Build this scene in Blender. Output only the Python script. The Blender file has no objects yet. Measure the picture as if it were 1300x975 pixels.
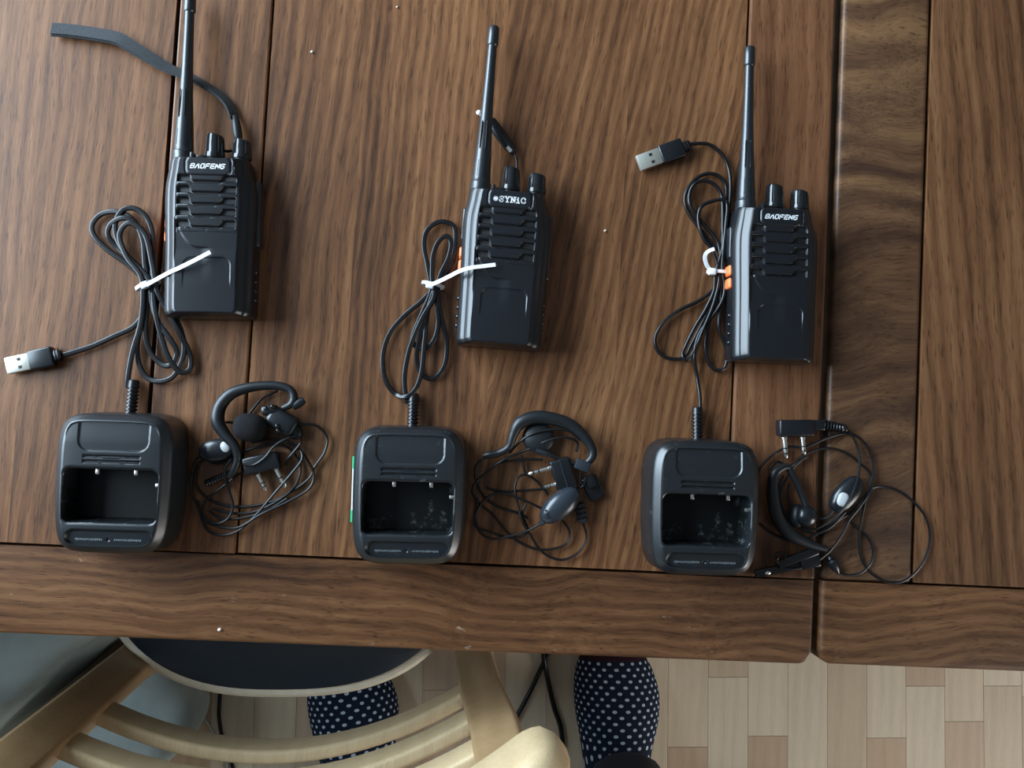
import bpy, bmesh, math, random
from mathutils import Vector, Matrix
random.seed(7)
C = bpy.context.scene.collection
S = bpy.context.scene
T = 0.74                      # height of the table top above the floor
DIST = 0.673                  # camera above the table top
FPX = 1100.0

# ------------------------------------------------------------------ camera
RX, RY, RZ = 0.04193153, -0.05671545, 0.05339155
ROT = Matrix.Rotation(RZ, 3, 'Z') @ Matrix.Rotation(RY, 3, 'Y') @ Matrix.Rotation(RX, 3, 'X')
cam_d = bpy.data.cameras.new('camera')
cam_d.sensor_width = 36.0
cam_d.lens = FPX / 1300.0 * 36.0
cam_d.clip_start = 0.02
cam = bpy.data.objects.new('camera', cam_d)
cam.matrix_world = Matrix.Translation((0, 0, T + DIST)) @ ROT.to_4x4()
C.objects.link(cam)
S.camera = cam

# ------------------------------------------------------------------ light
S.view_settings.view_transform = 'Standard'
S.view_settings.look = 'None'
S.view_settings.exposure = -0.06
S.view_settings.gamma = 1.0
S.view_settings.use_curve_mapping = False
world = bpy.data.worlds.new('daylight')
S.world = world
world.use_nodes = True
bg = world.node_tree.nodes['Background']
bg.inputs[0].default_value = (0.62, 0.78, 1.0, 1)
bg.inputs[1].default_value = 1.0

RX0, RX1, RY0, RY1, RH = -1.32, 2.3, -2.1, 2.1, 2.45      # the room
WY0, WY1, WZ0, WZ1 = -0.12, 1.70, 0.86, 2.20               # window in the left wall

def area(name, loc, rot, sx, sy, power, col):
    l = bpy.data.lights.new(name, 'AREA')
    l.shape = 'RECTANGLE'; l.size = sx; l.size_y = sy; l.energy = power; l.color = col
    o = bpy.data.objects.new(name, l); C.objects.link(o)
    o.location = loc; o.rotation_euler = rot
    return o
area('window_daylight', (RX0 - 0.02, (WY0 + WY1) / 2, (WZ0 + WZ1) / 2), (0, math.radians(-90), 0),
     WZ1 - WZ0 - 0.06, WY1 - WY0 - 0.06, 148.0, (0.67, 0.845, 1.0))
GY0, GY1, GZ0, GZ1 = -2.05, -0.90, 0.12, 2.10             # glazed garden door in the right wall
area('garden_door_daylight', (RX1 + 0.02, (GY0 + GY1) / 2, (GZ0 + GZ1) / 2), (0, math.radians(90), 0),
     GZ1 - GZ0 - 0.06, GY1 - GY0 - 0.06, 58.0, (1.0, 0.96, 0.90))

# ------------------------------------------------------------------ helpers
def W(u, v, z=0.0):
    """point on the horizontal plane z metres above the table top seen at photo pixel (u, v)"""
    d = ROT @ Vector((u - 650.0, -(v - 487.5), -FPX))
    t = (z - DIST) / d.z
    return Vector((d.x * t, d.y * t, T + z))

OFF = {}
def thing(name, label, cat, loc=(0, 0, 0), rotz=0.0, group=None):
    o = bpy.data.objects.new(name, None)
    o.empty_display_size = 0.02
    C.objects.link(o)
    o.location = loc; o.rotation_euler = (0, 0, rotz)
    o['label'] = label; o['category'] = cat
    if group: o['group'] = group
    OFF[o] = Vector(loc)
    return o

def tag(o, label, cat, group=None):
    o['label'] = label; o['category'] = cat
    if group: o['group'] = group
    return o

def link(name, me, parent=None, label=None):
    o = bpy.data.objects.new(name, me)
    C.objects.link(o)
    if parent is not None:
        o.parent = parent
        OFF[o] = OFF.get(parent, Vector((0, 0, 0)))
    if label: o['label'] = label
    return o

def mesh(name, vf, mat, smooth=True, auto=None):
    v, f = vf
    me = bpy.data.meshes.new(name)
    me.from_pydata([tuple(p) for p in v], [], f)
    me.validate()
    bm = bmesh.new(); bm.from_mesh(me)
    bmesh.ops.recalc_face_normals(bm, faces=bm.faces)
    for fc in bm.faces: fc.smooth = smooth
    if smooth and auto:
        for e in bm.edges:
            if len(e.link_faces) == 2 and e.calc_face_angle(0) > auto: e.smooth = False
    bm.to_mesh(me); bm.free()
    me.materials.append(mat)
    return me

def part(name, vf, mat, parent=None, world=True, smooth=True, auto=0.7, label=None):
    """one mesh object; world=True takes world coordinates, to be stored relative to the thing"""
    v, f = vf
    if world and parent is not None:
        off = OFF[parent]
        v = [Vector(p) - off for p in v]
    return link(name, mesh(name, (v, f), mat, smooth, auto), parent, label)

def join(*vfs):
    V, F = [], []
    for v, f in vfs:
        n = len(V)
        V += [Vector(p) for p in v]
        F += [tuple(i + n for i in q) for q in f]
    return V, F

def xf(vf, loc=(0, 0, 0), rz=0.0, rx=0.0, ry=0.0):
    M = Matrix.Translation(loc) @ Matrix.Rotation(rz, 4, 'Z') @ Matrix.Rotation(ry, 4, 'Y') @ Matrix.Rotation(rx, 4, 'X')
    return [M @ Vector(p) for p in vf[0]], vf[1]

def box(cx, cy, cz, sx, sy, sz, bev=0.0, seg=2, rz=0.0):
    bm = bmesh.new()
    bmesh.ops.create_cube(bm, size=1.0)
    for v in bm.verts: v.co = Vector((v.co.x * sx, v.co.y * sy, v.co.z * sz))
    if bev > 0:
        bmesh.ops.bevel(bm, geom=list(bm.edges), offset=bev, segments=seg, affect='EDGES', profile=0.5)
    bm.verts.index_update()
    V = [v.co.copy() for v in bm.verts]
    F = [tuple(v.index for v in f.verts) for f in bm.faces]
    bm.free()
    return xf((V, F), (cx, cy, cz), rz)

def boxr(x0, x1, y0, y1, z0, z1, bev=0.0, seg=2):
    return box((x0 + x1) / 2, (y0 + y1) / 2, (z0 + z1) / 2, x1 - x0, y1 - y0, z1 - z0, bev, seg)

def crom(P, step, closed=False):
    """Catmull-Rom through tuples of any length, resampled about every `step` of the first 2-3 components"""
    out = []
    n = len(P)
    segs = n if closed else n - 1
    for i in range(segs):
        p0 = P[(i - 1) % n] if closed or i > 0 else P[0]
        p1 = P[i]; p2 = P[(i + 1) % n]
        p3 = P[(i + 2) % n] if closed or i + 2 < n else P[-1]
        d = math.dist(p1[:2], p2[:2])
        k = max(1, int(math.ceil(d / step)))
        for j in range(k):
            t = j / k
            out.append(tuple(0.5 * (2 * b + (c - a) * t + (2 * a - 5 * b + 4 * c - e) * t * t + (3 * b - a - 3 * c + e) * t ** 3)
                             for a, b, c, e in zip(p0, p1, p2, p3)))
    if not closed: out.append(tuple(P[-1]))
    return out

def sweep(P, prof, scale=None, roll=None, caps=True):
    """sweep a closed 2-D profile (side, up) along points, side kept horizontal unless rolled"""
    V, F = [], []
    n, m = len(P), len(prof)
    last = Vector((1, 0, 0))
    for i in range(n):
        t = (P[min(i + 1, n - 1)] - P[max(i - 1, 0)])
        if t.length < 1e-9: t = Vector((0, 1, 0))
        t.normalize()
        s = t.cross(Vector((0, 0, 1)))
        if s.length < 0.15: s = last - t * last.dot(t)
        s.normalize()
        if s.dot(last) < -0.2 and abs(t.z) > 0.8: s = -s
        last = s
        u = s.cross(t)
        if roll:
            a = roll[i]; s, u = s * math.cos(a) + u * math.sin(a), u * math.cos(a) - s * math.sin(a)
        k = scale[i] if scale else 1.0
        for a, b in prof: V.append(P[i] + s * a * k + u * b * k)
    for i in range(n - 1):
        for j in range(m):
            a = i * m + j; b = i * m + (j + 1) % m
            F.append((a, b, b + m, a + m))
    if caps:
        F.append(tuple(range(m - 1, -1, -1)))
        F.append(tuple((n - 1) * m + j for j in range(m)))
    return V, F

def circ(r, n=8, ry=None):
    ry = ry or r
    return [(r * math.cos(2 * math.pi * k / n), ry * math.sin(2 * math.pi * k / n)) for k in range(n)]

def twin(a, b, n=14):
    """flat twin-lead profile with a waist"""
    out = []
    for k in range(n):
        t = 2 * math.pi * k / n
        x = a * math.cos(t)
        w = 1.0 - 0.38 * math.exp(-(x / (a * 0.28)) ** 2)
        out.append((x, b * w * math.copysign(abs(math.sin(t)) ** 0.8, math.sin(t))))
    return out

def lathe(p0, p1, prof, n=20, cap=True):
    """prof: (t along p0-p1, radius)"""
    p0 = Vector(p0); p1 = Vector(p1)
    ax = (p1 - p0); L = ax.length; ax.normalize()
    s = ax.cross(Vector((0, 0, 1)))
    if s.length < 0.01: s = ax.cross(Vector((0, 1, 0)))
    s.normalize(); u = s.cross(ax)
    V, F = [], []
    for t, r in prof:
        for k in range(n):
            a = 2 * math.pi * k / n
            V.append(p0 + ax * (t * L) + (s * math.cos(a) + u * math.sin(a)) * r)
    for i in range(len(prof) - 1):
        for k in range(n):
            a = i * n + k; b = i * n + (k + 1) % n
            F.append((a, b, b + n, a + n))
    if cap:
        F.append(tuple(range(n - 1, -1, -1)))
        F.append(tuple((len(prof) - 1) * n + k for k in range(n)))
    return V, F

def ellipsoid(c, ax, rz=0.0, e=2.0, nu=24, nv=14, rx=0.0):
    V, F = [], []
    def sp(x, q): return math.copysign(abs(x) ** q, x)
    q = 2.0 / e
    for i in range(nv + 1):
        ph = -math.pi / 2 + math.pi * i / nv
        for k in range(nu):
            th = 2 * math.pi * k / nu
            V.append(Vector((ax[0] * sp(math.cos(ph), q) * sp(math.cos(th), q), ax[1] * sp(math.cos(ph), q) * sp(math.sin(th), q), ax[2] * sp(math.sin(ph), q))))
    for i in range(nv):
        for k in range(nu):
            a = i * nu + k; b = i * nu + (k + 1) % nu
            F.append((a, b, b + nu, a + nu))
    return xf((V, F), c, rz, rx)

def pts(seq, org=(0, 0), sc=1.0, z=0.003, step=2.2):
    """photo pixels (read off a magnified detail at org, sc) with heights in mm -> world points"""
    P = []
    for q in seq:
        zz = q[2] / 1000.0 if len(q) > 2 else z
        P.append((org[0] + q[0] / sc, org[1] + q[1] / sc, zz))
    return [W(u, v, max(h, 0.0012)) for u, v, h in crom(P, step)]

def extrude_poly(poly, z0, z1):
    n = len(poly)
    V = [Vector((x, y, z0)) for x, y in poly] + [Vector((x, y, z1)) for x, y in poly]
    F = [tuple(range(n - 1, -1, -1)), tuple(range(n, 2 * n))]
    F += [(i, (i + 1) % n, n + (i + 1) % n, n + i) for i in range(n)]
    return V, F

def sstep(a, b, x):
    t = min(1.0, max(0.0, (x - a) / (b - a))); return t * t * (3 - 2 * t)

def rrect_sd(x, y, cx, cy, hx, hy, r):
    """signed distance to a rounded rectangle, negative inside"""
    qx = abs(x - cx) - hx + r; qy = abs(y - cy) - hy + r
    return math.hypot(max(qx, 0), max(qy, 0)) + min(max(qx, qy), 0) - r

# ------------------------------------------------------------------ materials
def new_mat(name):
    m = bpy.data.materials.new(name); m.use_nodes = True
    nt = m.node_tree
    return m, nt, nt.nodes['Principled BSDF']

def N(nt, typ, **kw):
    n = nt.nodes.new(typ)
    for k, v in kw.items():
        if k.startswith('i_'): n.inputs[k[2:].replace('_', ' ')].default_value = v
        else: setattr(n, k, v)
    return n

def ramp(nt, fac, stops):
    r = nt.nodes.new('ShaderNodeValToRGB')
    e = r.color_ramp.elements
    while len(e) < len(stops): e.new(0.5)
    for k, (p, c) in enumerate(stops):
        e[k].position = p; e[k].color = (*c, 1) if len(c) == 3 else c
    nt.links.new(fac, r.inputs[0])
    return r.outputs[0]

def plain(name, col, rough=0.5, metal=0.0, noise=0.0, nscale=300.0, bump=0.0, spec=0.5, dust=None):
    m, nt, b = new_mat(name)
    b.inputs['Base Color'].default_value = (*col, 1)
    b.inputs['Roughness'].default_value = rough
    b.inputs['Metallic'].default_value = metal
    b.inputs['Specular IOR Level'].default_value = spec
    if noise or bump or dust:
        tc = N(nt, 'ShaderNodeTexCoord')
        n = N(nt, 'ShaderNodeTexNoise'); n.inputs['Scale'].default_value = nscale; n.inputs['Detail'].default_value = 3.0
        nt.links.new(tc.outputs['Object'], n.inputs['Vector'])
        colout = None
        if noise:
            colout = ramp(nt, n.outputs['Fac'], [(0.3, tuple(c * (1 - noise) for c in col)), (0.7, tuple(min(1, c * (1 + noise)) for c in col))])
        if dust:
            dcol, lo, hi, dsc = dust
            d = N(nt, 'ShaderNodeTexNoise'); d.inputs['Scale'].default_value = dsc; d.inputs['Detail'].default_value = 8.0; d.inputs['Roughness'].default_value = 0.75
            nt.links.new(tc.outputs['Object'], d.inputs['Vector'])
            fac = ramp(nt, d.outputs['Fac'], [(lo, (0, 0, 0)), (hi, (1, 1, 1))])
            mx = N(nt, 'ShaderNodeMix', data_type='RGBA')
            nt.links.new(fac, mx.inputs['Factor'])
            if colout: nt.links.new(colout, mx.inputs['A'])
            else: mx.inputs['A'].default_value = (*col, 1)
            mx.inputs['B'].default_value = (*dcol, 1)
            colout = mx.outputs['Result']
        if colout: nt.links.new(colout, b.inputs['Base Color'])
        if bump:
            bp = N(nt, 'ShaderNodeBump'); bp.inputs['Strength'].default_value = bump; bp.inputs['Distance'].default_value = 0.0004
            nt.links.new(n.outputs['Fac'], bp.inputs['Height']); nt.links.new(bp.outputs['Normal'], b.inputs['Normal'])
    return m

def wood(name, ang, seed, tone=1.0, period=0.011, dist=2.2, stretch=9.0, dark=(0.046, 0.018, 0.0075), mid=(0.138, 0.058, 0.0235), light=(0.255, 0.117, 0.050),
         swirl=0.0, wear=0.0, pores=1.0, rough=0.42, contrast=1.0):
    """oiled brown hardwood; grain runs along local Y turned by ang (radians)"""
    m, nt, b = new_mat(name)
    L = nt.links.new
    tc = N(nt, 'ShaderNodeTexCoord')
    mp = N(nt, 'ShaderNodeMapping')
    mp.inputs['Location'].default_value = (seed * 1.37, seed * 2.11, seed * 0.53)
    mp.inputs['Rotation'].default_value = (0, 0, ang)
    L(tc.outputs['Object'], mp.inputs['Vector'])
    # slow wander of the grain across the board
    wn = N(nt, 'ShaderNodeTexNoise'); wn.inputs['Scale'].default_value = 5.0; wn.inputs['Detail'].default_value = 2.0
    L(mp.outputs[0], wn.inputs['Vector'])
    wsub = N(nt, 'ShaderNodeVectorMath', operation='SUBTRACT'); wsub.inputs[1].default_value = (0.5, 0.5, 0.5)
    L(wn.outputs['Color'], wsub.inputs[0])
    wsc = N(nt, 'ShaderNodeVectorMath', operation='SCALE'); wsc.inputs['Scale'].default_value = 0.018 + swirl
    L(wsub.outputs[0], wsc.inputs[0])
    wad = N(nt, 'ShaderNodeVectorMath', operation='ADD')
    L(mp.outputs[0], wad.inputs[0]); L(wsc.outputs[0], wad.inputs[1])
    def stretched(k):
        s = N(nt, 'ShaderNodeVectorMath', operation='MULTIPLY'); s.inputs[1].default_value = (1, 1.0 / k, 1)
        L(wad.outputs[0], s.inputs[0]); return s.outputs[0]
    wave = N(nt, 'ShaderNodeTexWave', wave_type='BANDS', bands_direction='X', wave_profile='SIN')
    wave.inputs['Scale'].default_value = 0.314 / period
    wave.inputs['Distortion'].default_value = dist; wave.inputs['Detail'].default_value = 3.0; wave.inputs['Detail Scale'].default_value = 0.7
    L(stretched(stretch), wave.inputs['Vector'])
    n1 = N(nt, 'ShaderNodeTexNoise'); n1.inputs['Scale'].default_value = 55.0; n1.inputs['Detail'].default_value = 5.0; n1.inputs['Roughness'].default_value = 0.6
    L(stretched(22.0), n1.inputs['Vector'])
    n2 = N(nt, 'ShaderNodeTexNoise'); n2.inputs['Scale'].default_value = 420.0; n2.inputs['Detail'].default_value = 4.0; n2.inputs['Roughness'].default_value = 0.65
    L(stretched(20.0), n2.inputs['Vector'])
    n3 = N(nt, 'ShaderNodeTexNoise'); n3.inputs['Scale'].default_value = 9.0; n3.inputs['Detail'].default_value = 2.0
    L(stretched(3.0), n3.inputs['Vector'])
    def mul(x, k):
        q = N(nt, 'ShaderNodeMath', operation='MULTIPLY'); L(x, q.inputs[0]); q.inputs[1].default_value = k; return q.outputs[0]
    def add(x, y):
        q = N(nt, 'ShaderNodeMath', operation='ADD'); L(x, q.inputs[0])
        if isinstance(y, float): q.inputs[1].default_value = y
        else: L(y, q.inputs[1])
        return q.outputs[0]
    s = add(add(mul(wave.outputs['Fac'], 0.17 * contrast), mul(n1.outputs['Fac'], 0.60 * contrast)), add(mul(n3.outputs['Fac'], 0.55 * contrast), mul(n2.outputs['Fac'], 0.55)))
    s = add(s, 0.5 - 0.5 * (0.17 * contrast + 0.60 * contrast + 0.55 * contrast + 0.55))
    col = ramp(nt, s, [(0.22, tuple(c * tone for c in dark)), (0.5, tuple(c * tone for c in mid)), (0.80, tuple(c * tone for c in light))])
    # open pores: short dark dashes along the grain
    n4 = N(nt, 'ShaderNodeTexNoise'); n4.inputs['Scale'].default_value = 900.0; n4.inputs['Detail'].default_value = 1.0
    L(stretched(14.0), n4.inputs['Vector'])
    pf = ramp(nt, n4.outputs['Fac'], [(0.28, (0.55, 0.52, 0.50)), (0.42, (1, 1, 1))])
    mx = N(nt, 'ShaderNodeMix', data_type='RGBA', blend_type='MULTIPLY'); mx.inputs['Factor'].default_value = pores
    L(col, mx.inputs['A']); L(pf, mx.inputs['B'])
    out = mx.outputs['Result']
    if wear:
        n5 = N(nt, 'ShaderNodeTexNoise'); n5.inputs['Scale'].default_value = 60.0; n5.inputs['Detail'].default_value = 9.0; n5.inputs['Roughness'].default_value = 0.8
        L(stretched(2.0), n5.inputs['Vector'])
        wf = ramp(nt, n5.outputs['Fac'], [(0.635, (0, 0, 0)), (0.69, (wear, wear, wear))])
        m2 = N(nt, 'ShaderNodeMix', data_type='RGBA'); m2.inputs['B'].default_value = (0.42, 0.31, 0.22, 1)
        L(wf, m2.inputs['Factor']); L(out, m2.inputs['A'])
        out = m2.outputs['Result']
    L(out, b.inputs['Base Color'])
    b.inputs['Roughness'].default_value = rough
    b.inputs['Specular IOR Level'].default_value = 0.30
    bp = N(nt, 'ShaderNodeBump'); bp.inputs['Strength'].default_value = 0.12; bp.inputs['Distance'].default_value = 0.0005
    L(add(mul(n2.outputs['Fac'], 0.7), n4.outputs['Fac']), bp.inputs['Height']); L(bp.outputs['Normal'], b.inputs['Normal'])
    return m

M = {}
M['plastic'] = plain('black_satin_plastic', (0.007, 0.008, 0.010), 0.29, bump=0.03, nscale=1800.0, spec=0.48)
M['charger'] = plain('charger_black_plastic', (0.009, 0.011, 0.013), 0.31, bump=0.06, nscale=1500.0, spec=0.6)
M['charger_dusty'] = plain('dusty_black_plastic', (0.009, 0.011, 0.013), 0.32, spec=0.6, bump=0.06, nscale=1500.0, dust=((0.13, 0.15, 0.15), 0.60, 0.80, 160.0))
M['well'] = plain('well_plastic_shaded', (0.004, 0.005, 0.005), 0.45, spec=0.25)  # same plastic as the housing, darkened for the shade inside the well
M['well_dusty'] = plain('well_plastic_shaded_scuffed', (0.004, 0.005, 0.005), 0.45, spec=0.25, dust=((0.20, 0.22, 0.21), 0.57, 0.76, 55.0))  # shade-darkened well plastic with real pale scuffs on top
M['gloss'] = plain('glossy_black_plastic', (0.008, 0.009, 0.010), 0.16)
M['rubber'] = plain('antenna_rubber', (0.009, 0.011, 0.014), 0.32, bump=0.03, spec=0.7, nscale=1200.0)
M['cable'] = plain('cable_black', (0.006, 0.006, 0.007), 0.28, spec=0.4)
M['cord'] = plain('thin_cord_black', (0.007, 0.007, 0.008), 0.36, spec=0.35)
M['foam'] = plain('black_foam', (0.013, 0.013, 0.014), 0.95, bump=1.0, nscale=2200.0, spec=0.1)
M['hook'] = plain('soft_black_rubber', (0.008, 0.010, 0.012), 0.42, spec=0.45)
M['pod_dark'] = plain('black_pod_plastic', (0.009, 0.011, 0.014), 0.26)
M['pod'] = plain('dark_grey_gloss_plastic', (0.022, 0.028, 0.036), 0.26)
M['silver'] = plain('silver_plastic', (0.52, 0.54, 0.55), 0.35)
M['steel'] = plain('bright_nickel', (0.80, 0.78, 0.72), 0.28, metal=1.0)
M['usb'] = plain('usb_tin_shell', (0.58, 0.57, 0.50), 0.40, metal=0.8)
M['white'] = plain('white_nylon', (0.80, 0.82, 0.84), 0.42)
M['print'] = plain('white_print', (0.86, 0.88, 0.90), 0.5)
M['grey_print'] = plain('moulded_grey_print', (0.10, 0.115, 0.125), 0.5)
M['orange'] = plain('orange_rubber', (0.90, 0.19, 0.05), 0.45)
M['slot'] = plain('slot_black', (0.004, 0.004, 0.005), 0.6)
M['sticker'] = plain('white_sticker', (0.75, 0.78, 0.78), 0.45)
M['green'] = plain('green_sticker_band', (0.02, 0.50, 0.22), 0.45)
M['webbing'] = plain('woven_black_webbing', (0.028, 0.031, 0.034), 0.85, noise=0.5, nscale=1500.0, bump=0.8)
M['beech'] = wood('varnished_beech_shaded', 0.0, 3.0, 1.0, 0.02, 1.5, 10.0, (0.21, 0.130, 0.062), (0.28, 0.175, 0.086), (0.35, 0.225, 0.115), pores=0.25, rough=0.33, contrast=0.6)  # posts and legs: the chair's beech with their shade mixed into the colour
M['beech_pale'] = wood('pale_beech_lit', 0.0, 5.0, 1.0, 0.02, 1.5, 10.0, (0.40, 0.285, 0.155), (0.49, 0.36, 0.205), (0.56, 0.42, 0.255), pores=0.25, rough=0.4, contrast=0.5)  # same beech for slats and top rail, painted paler as if lit
M['vinyl'] = plain('dark_seat_vinyl', (0.010, 0.016, 0.023), 0.42, bump=0.9, nscale=700.0)
M['piping'] = plain('cream_seat_edge', (0.60, 0.53, 0.40), 0.5, noise=0.08, nscale=80.0)
M['denim'] = plain('navy_trouser_cloth', (0.010, 0.014, 0.027), 0.85, noise=0.2, nscale=900.0, bump=0.5)
M['bag'] = plain('grey_green_cloth', (0.36, 0.41, 0.39), 0.75, noise=0.22, nscale=16.0, bump=0.3)
M['bag_shaded'] = plain('bag_cloth_shaded', (0.055, 0.075, 0.08), 0.85, noise=0.1, nscale=30.0, bump=0.3)  # shaded copy of the grey-green bag cloth, not assigned to any part
M['wall'] = plain('painted_plaster', (0.16, 0.155, 0.145), 0.9)
M['ceiling'] = plain('dark_ceiling', (0.11, 0.11, 0.11), 0.9)  # unseen ceiling, kept dark like the walls to cut bounce and reflections
M['frame'] = plain('white_window_frame', (0.8, 0.8, 0.8), 0.4)
M['crumb'] = plain('pale_crumb', (0.75, 0.66, 0.55), 0.8)
M['grey_wire'] = plain('pale_grey_wire', (0.42, 0.43, 0.42), 0.5)
M['floor_base'] = plain('floor_underlay', (0.24, 0.19, 0.14), 0.8)

def glass_mat():
    m, nt, b = new_mat('window_glass')
    b.inputs['Base Color'].default_value = (1, 1, 1, 1); b.inputs['Roughness'].default_value = 0.0
    b.inputs['Transmission Weight'].default_value = 1.0; b.inputs['IOR'].default_value = 1.01
    return m
M['glass'] = glass_mat()

def laminate(name, col, seed):
    return wood(name, 0.0, seed, 1.0, 0.02, 1.2, 12.0, tuple(c * 0.84 for c in col), col, tuple(min(1, c * 1.12) for c in col), pores=0.12, rough=0.36, contrast=0.75)
FLOORM = [laminate('laminate_pale', (0.58, 0.47, 0.335), 1.0), laminate('laminate_tan', (0.48, 0.345, 0.235), 2.0),
          laminate('laminate_cream', (0.62, 0.52, 0.385), 3.0), laminate('laminate_beige', (0.53, 0.415, 0.29), 4.0)]

# ------------------------------------------------------------------ the room
def struct(name, vf, mat, parent=None, smooth=False):
    o = part(name, vf, mat, parent, world=False, smooth=smooth)
    if parent is None: o['kind'] = 'structure'
    return o
floor = struct('floor', boxr(RX0, RX1, RY0, RY1, -0.10, -0.0015), M['floor_base'])
struct('ceiling', boxr(RX0, RX1, RY0, RY1, RH, RH + 0.1), M['ceiling'])
struct('wall_left', join(boxr(RX0 - 0.1, RX0, RY0, RY1, -0.1, WZ0), boxr(RX0 - 0.1, RX0, RY0, RY1, WZ1, RH),
                         boxr(RX0 - 0.1, RX0, RY0, WY0, WZ0, WZ1), boxr(RX0 - 0.1, RX0, WY1, RY1, WZ0, WZ1)), M['wall'])
struct('wall_right', join(boxr(RX1, RX1 + 0.1, RY0, RY1, -0.1, GZ0), boxr(RX1, RX1 + 0.1, RY0, RY1, GZ1, RH),
                          boxr(RX1, RX1 + 0.1, RY0, GY0, GZ0, GZ1), boxr(RX1, RX1 + 0.1, GY1, RY1, GZ0, GZ1)), M['wall'])
struct('wall_back', boxr(RX0, RX1, RY1, RY1 + 0.1, -0.1, RH), M['wall'])
struct('wall_front', boxr(RX0, RX1, RY0 - 0.1, RY0, -0.1, RH), M['wall'])
w1 = struct('window_1', boxr(RX0 - 0.095, RX0 - 0.085, WY0, WY1, WZ0, WZ1), M['glass'])
wm = (WY0 + WY1) / 2
struct('window_frame', join(*[boxr(RX0 - 0.1, RX0 - 0.05, a - 0.03, a + 0.03, WZ0, WZ1) for a in (WY0 + 0.03, wm, WY1 - 0.03)],
       *[boxr(RX0 - 0.1, RX0 - 0.05, WY0 + 0.06, WY1 - 0.06, a - 0.03, a + 0.03) for a in (WZ0 + 0.03, WZ1 - 0.03)]), M['frame'], w1)
w2 = struct('door_1', boxr(RX1 + 0.085, RX1 + 0.095, GY0, GY1, GZ0, GZ1), M['glass'])
struct('door_frame', join(*[boxr(RX1 + 0.05, RX1 + 0.1, a - 0.03, a + 0.03, GZ0, GZ1) for a in (GY0 + 0.03, GY1 - 0.03)],
       *[boxr(RX1 + 0.05, RX1 + 0.1, GY0 + 0.06, GY1 - 0.06, a - 0.03, a + 0.03) for a in (GZ0 + 0.03, GZ1 - 0.03)]), M['frame'], w2)

# floor strips: laminate boards of three strips, laid a little askew to the table
FA = math.radians(2.2)
FC = Vector((0.559, -0.485, 0)); PW = 0.0663
known = {-3: (-0.504, (0, 1)), -2: (-0.392, (3, 2)), -1: (-0.487, (2, 1)), 0: (-0.30, (0, 2)), 1: (-0.31, (0, 3)), 2: (-0.491, (2, 1)),
         3: (-0.407, (1, 2)), 4: (-0.465, (0, 1)), 5: (-0.407, (2, 3)), -4: (-0.62, (0, 3)), -5: (-0.36, (1, 0)), -6: (-0.66, (3, 1))}
strip_cache = {}
rs = random.Random(11)
for k in range(-25, 11):
    yk = known[k][0] if k in known else -0.9 + rs.random() * 0.5
    cols = known[k][1] if k in known else (rs.randrange(4), rs.randrange(4))
    spans = []
    y = yk
    for j in range(2):
        ln = 0.34 + 0.12 * rs.random(); spans.append((y, y + ln, cols[0] if j == 0 else rs.randrange(4))); y += ln
    y = yk
    for j in range(2):
        ln = 0.34 + 0.12 * rs.random(); spans.append((y - ln, y, cols[1] if j == 0 else rs.randrange(4))); y -= ln
    for y0, y1, ci in spans:
        ly0, ly1 = y0 - FC.y + 0.0003, y1 - FC.y - 0.0003
        x0 = k * PW
        vf = xf(boxr(x0 + 0.0002, x0 + PW - 0.0002, ly0, ly1, -0.0015, 0.0, 0.0002, 1), (FC.x, FC.y, 0), FA)
        part('floor_strip', vf, FLOORM[ci], floor, world=False, smooth=False)

# ------------------------------------------------------------------ the table
XL = -1.15; XS1 = -0.2381; XS2 = -0.1655; XS3 = 0.2111; XE = 0.2832
YF = -0.1765; YR = -0.1105; YB = 0.64; YE = 0.706
TH = 0.026
t1 = thing('dining_table', 'brown wooden frame-and-panel dining table top carrying the three radios', 'table', (-0.32, 0.26, 0))
def board(name, x0, x1, y0, y1, mat, parent, top=0.0, bev=0.0012, th=TH):
    return part(name, boxr(x0, x1, y0, y1, T - th, T + top, bev, 2), mat, parent, auto=None, smooth=False)

def rounded_rail(x0, x1, y0, y1, rr, rl, rad_edge=0.004):
    """rail with rounded plan corners at its front right (rr) or front left (rl)"""
    poly = []
    def arc(cx, cy, r, a0, a1):
        return [(cx + r * math.cos(math.radians(a0 + (a1 - a0) * k / 8)), cy + r * math.sin(math.radians(a0 + (a1 - a0) * k / 8))) for k in range(9)]
    poly += arc(x0 + rl, y0 + rl, rl, 180, 270) if rl else [(x0, y0)]
    poly += arc(x1 - rr, y0 + rr, rr, 270, 360) if rr else [(x1, y0)]
    poly += [(x1, y1), (x0, y1)]
    bm = bmesh.new()
    vs = [bm.verts.new((x, y, T)) for x, y in poly]
    f = bm.faces.new(vs)
    r = bmesh.ops.extrude_face_region(bm, geom=[f])
    for g in r['geom']:
        if isinstance(g, bmesh.types.BMVert): g.co.z = T - TH
    top = [e for e in bm.edges if all(abs(v.co.z - T) < 1e-6 for v in e.verts) and not all(abs(v.co.y - y1) < 1e-6 for v in e.verts)]
    bmesh.ops.bevel(bm, geom=top, offset=rad_edge, segments=4, affect='EDGES', profile=0.5)
    bmesh.ops.triangulate(bm, faces=[q for q in bm.faces if len(q.verts) > 4])
    bm.verts.index_update()
    V = [v.co.copy() for v in bm.verts]; F = [tuple(v.index for v in q.verts) for q in bm.faces]
    bm.free()
    return V, F

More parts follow.
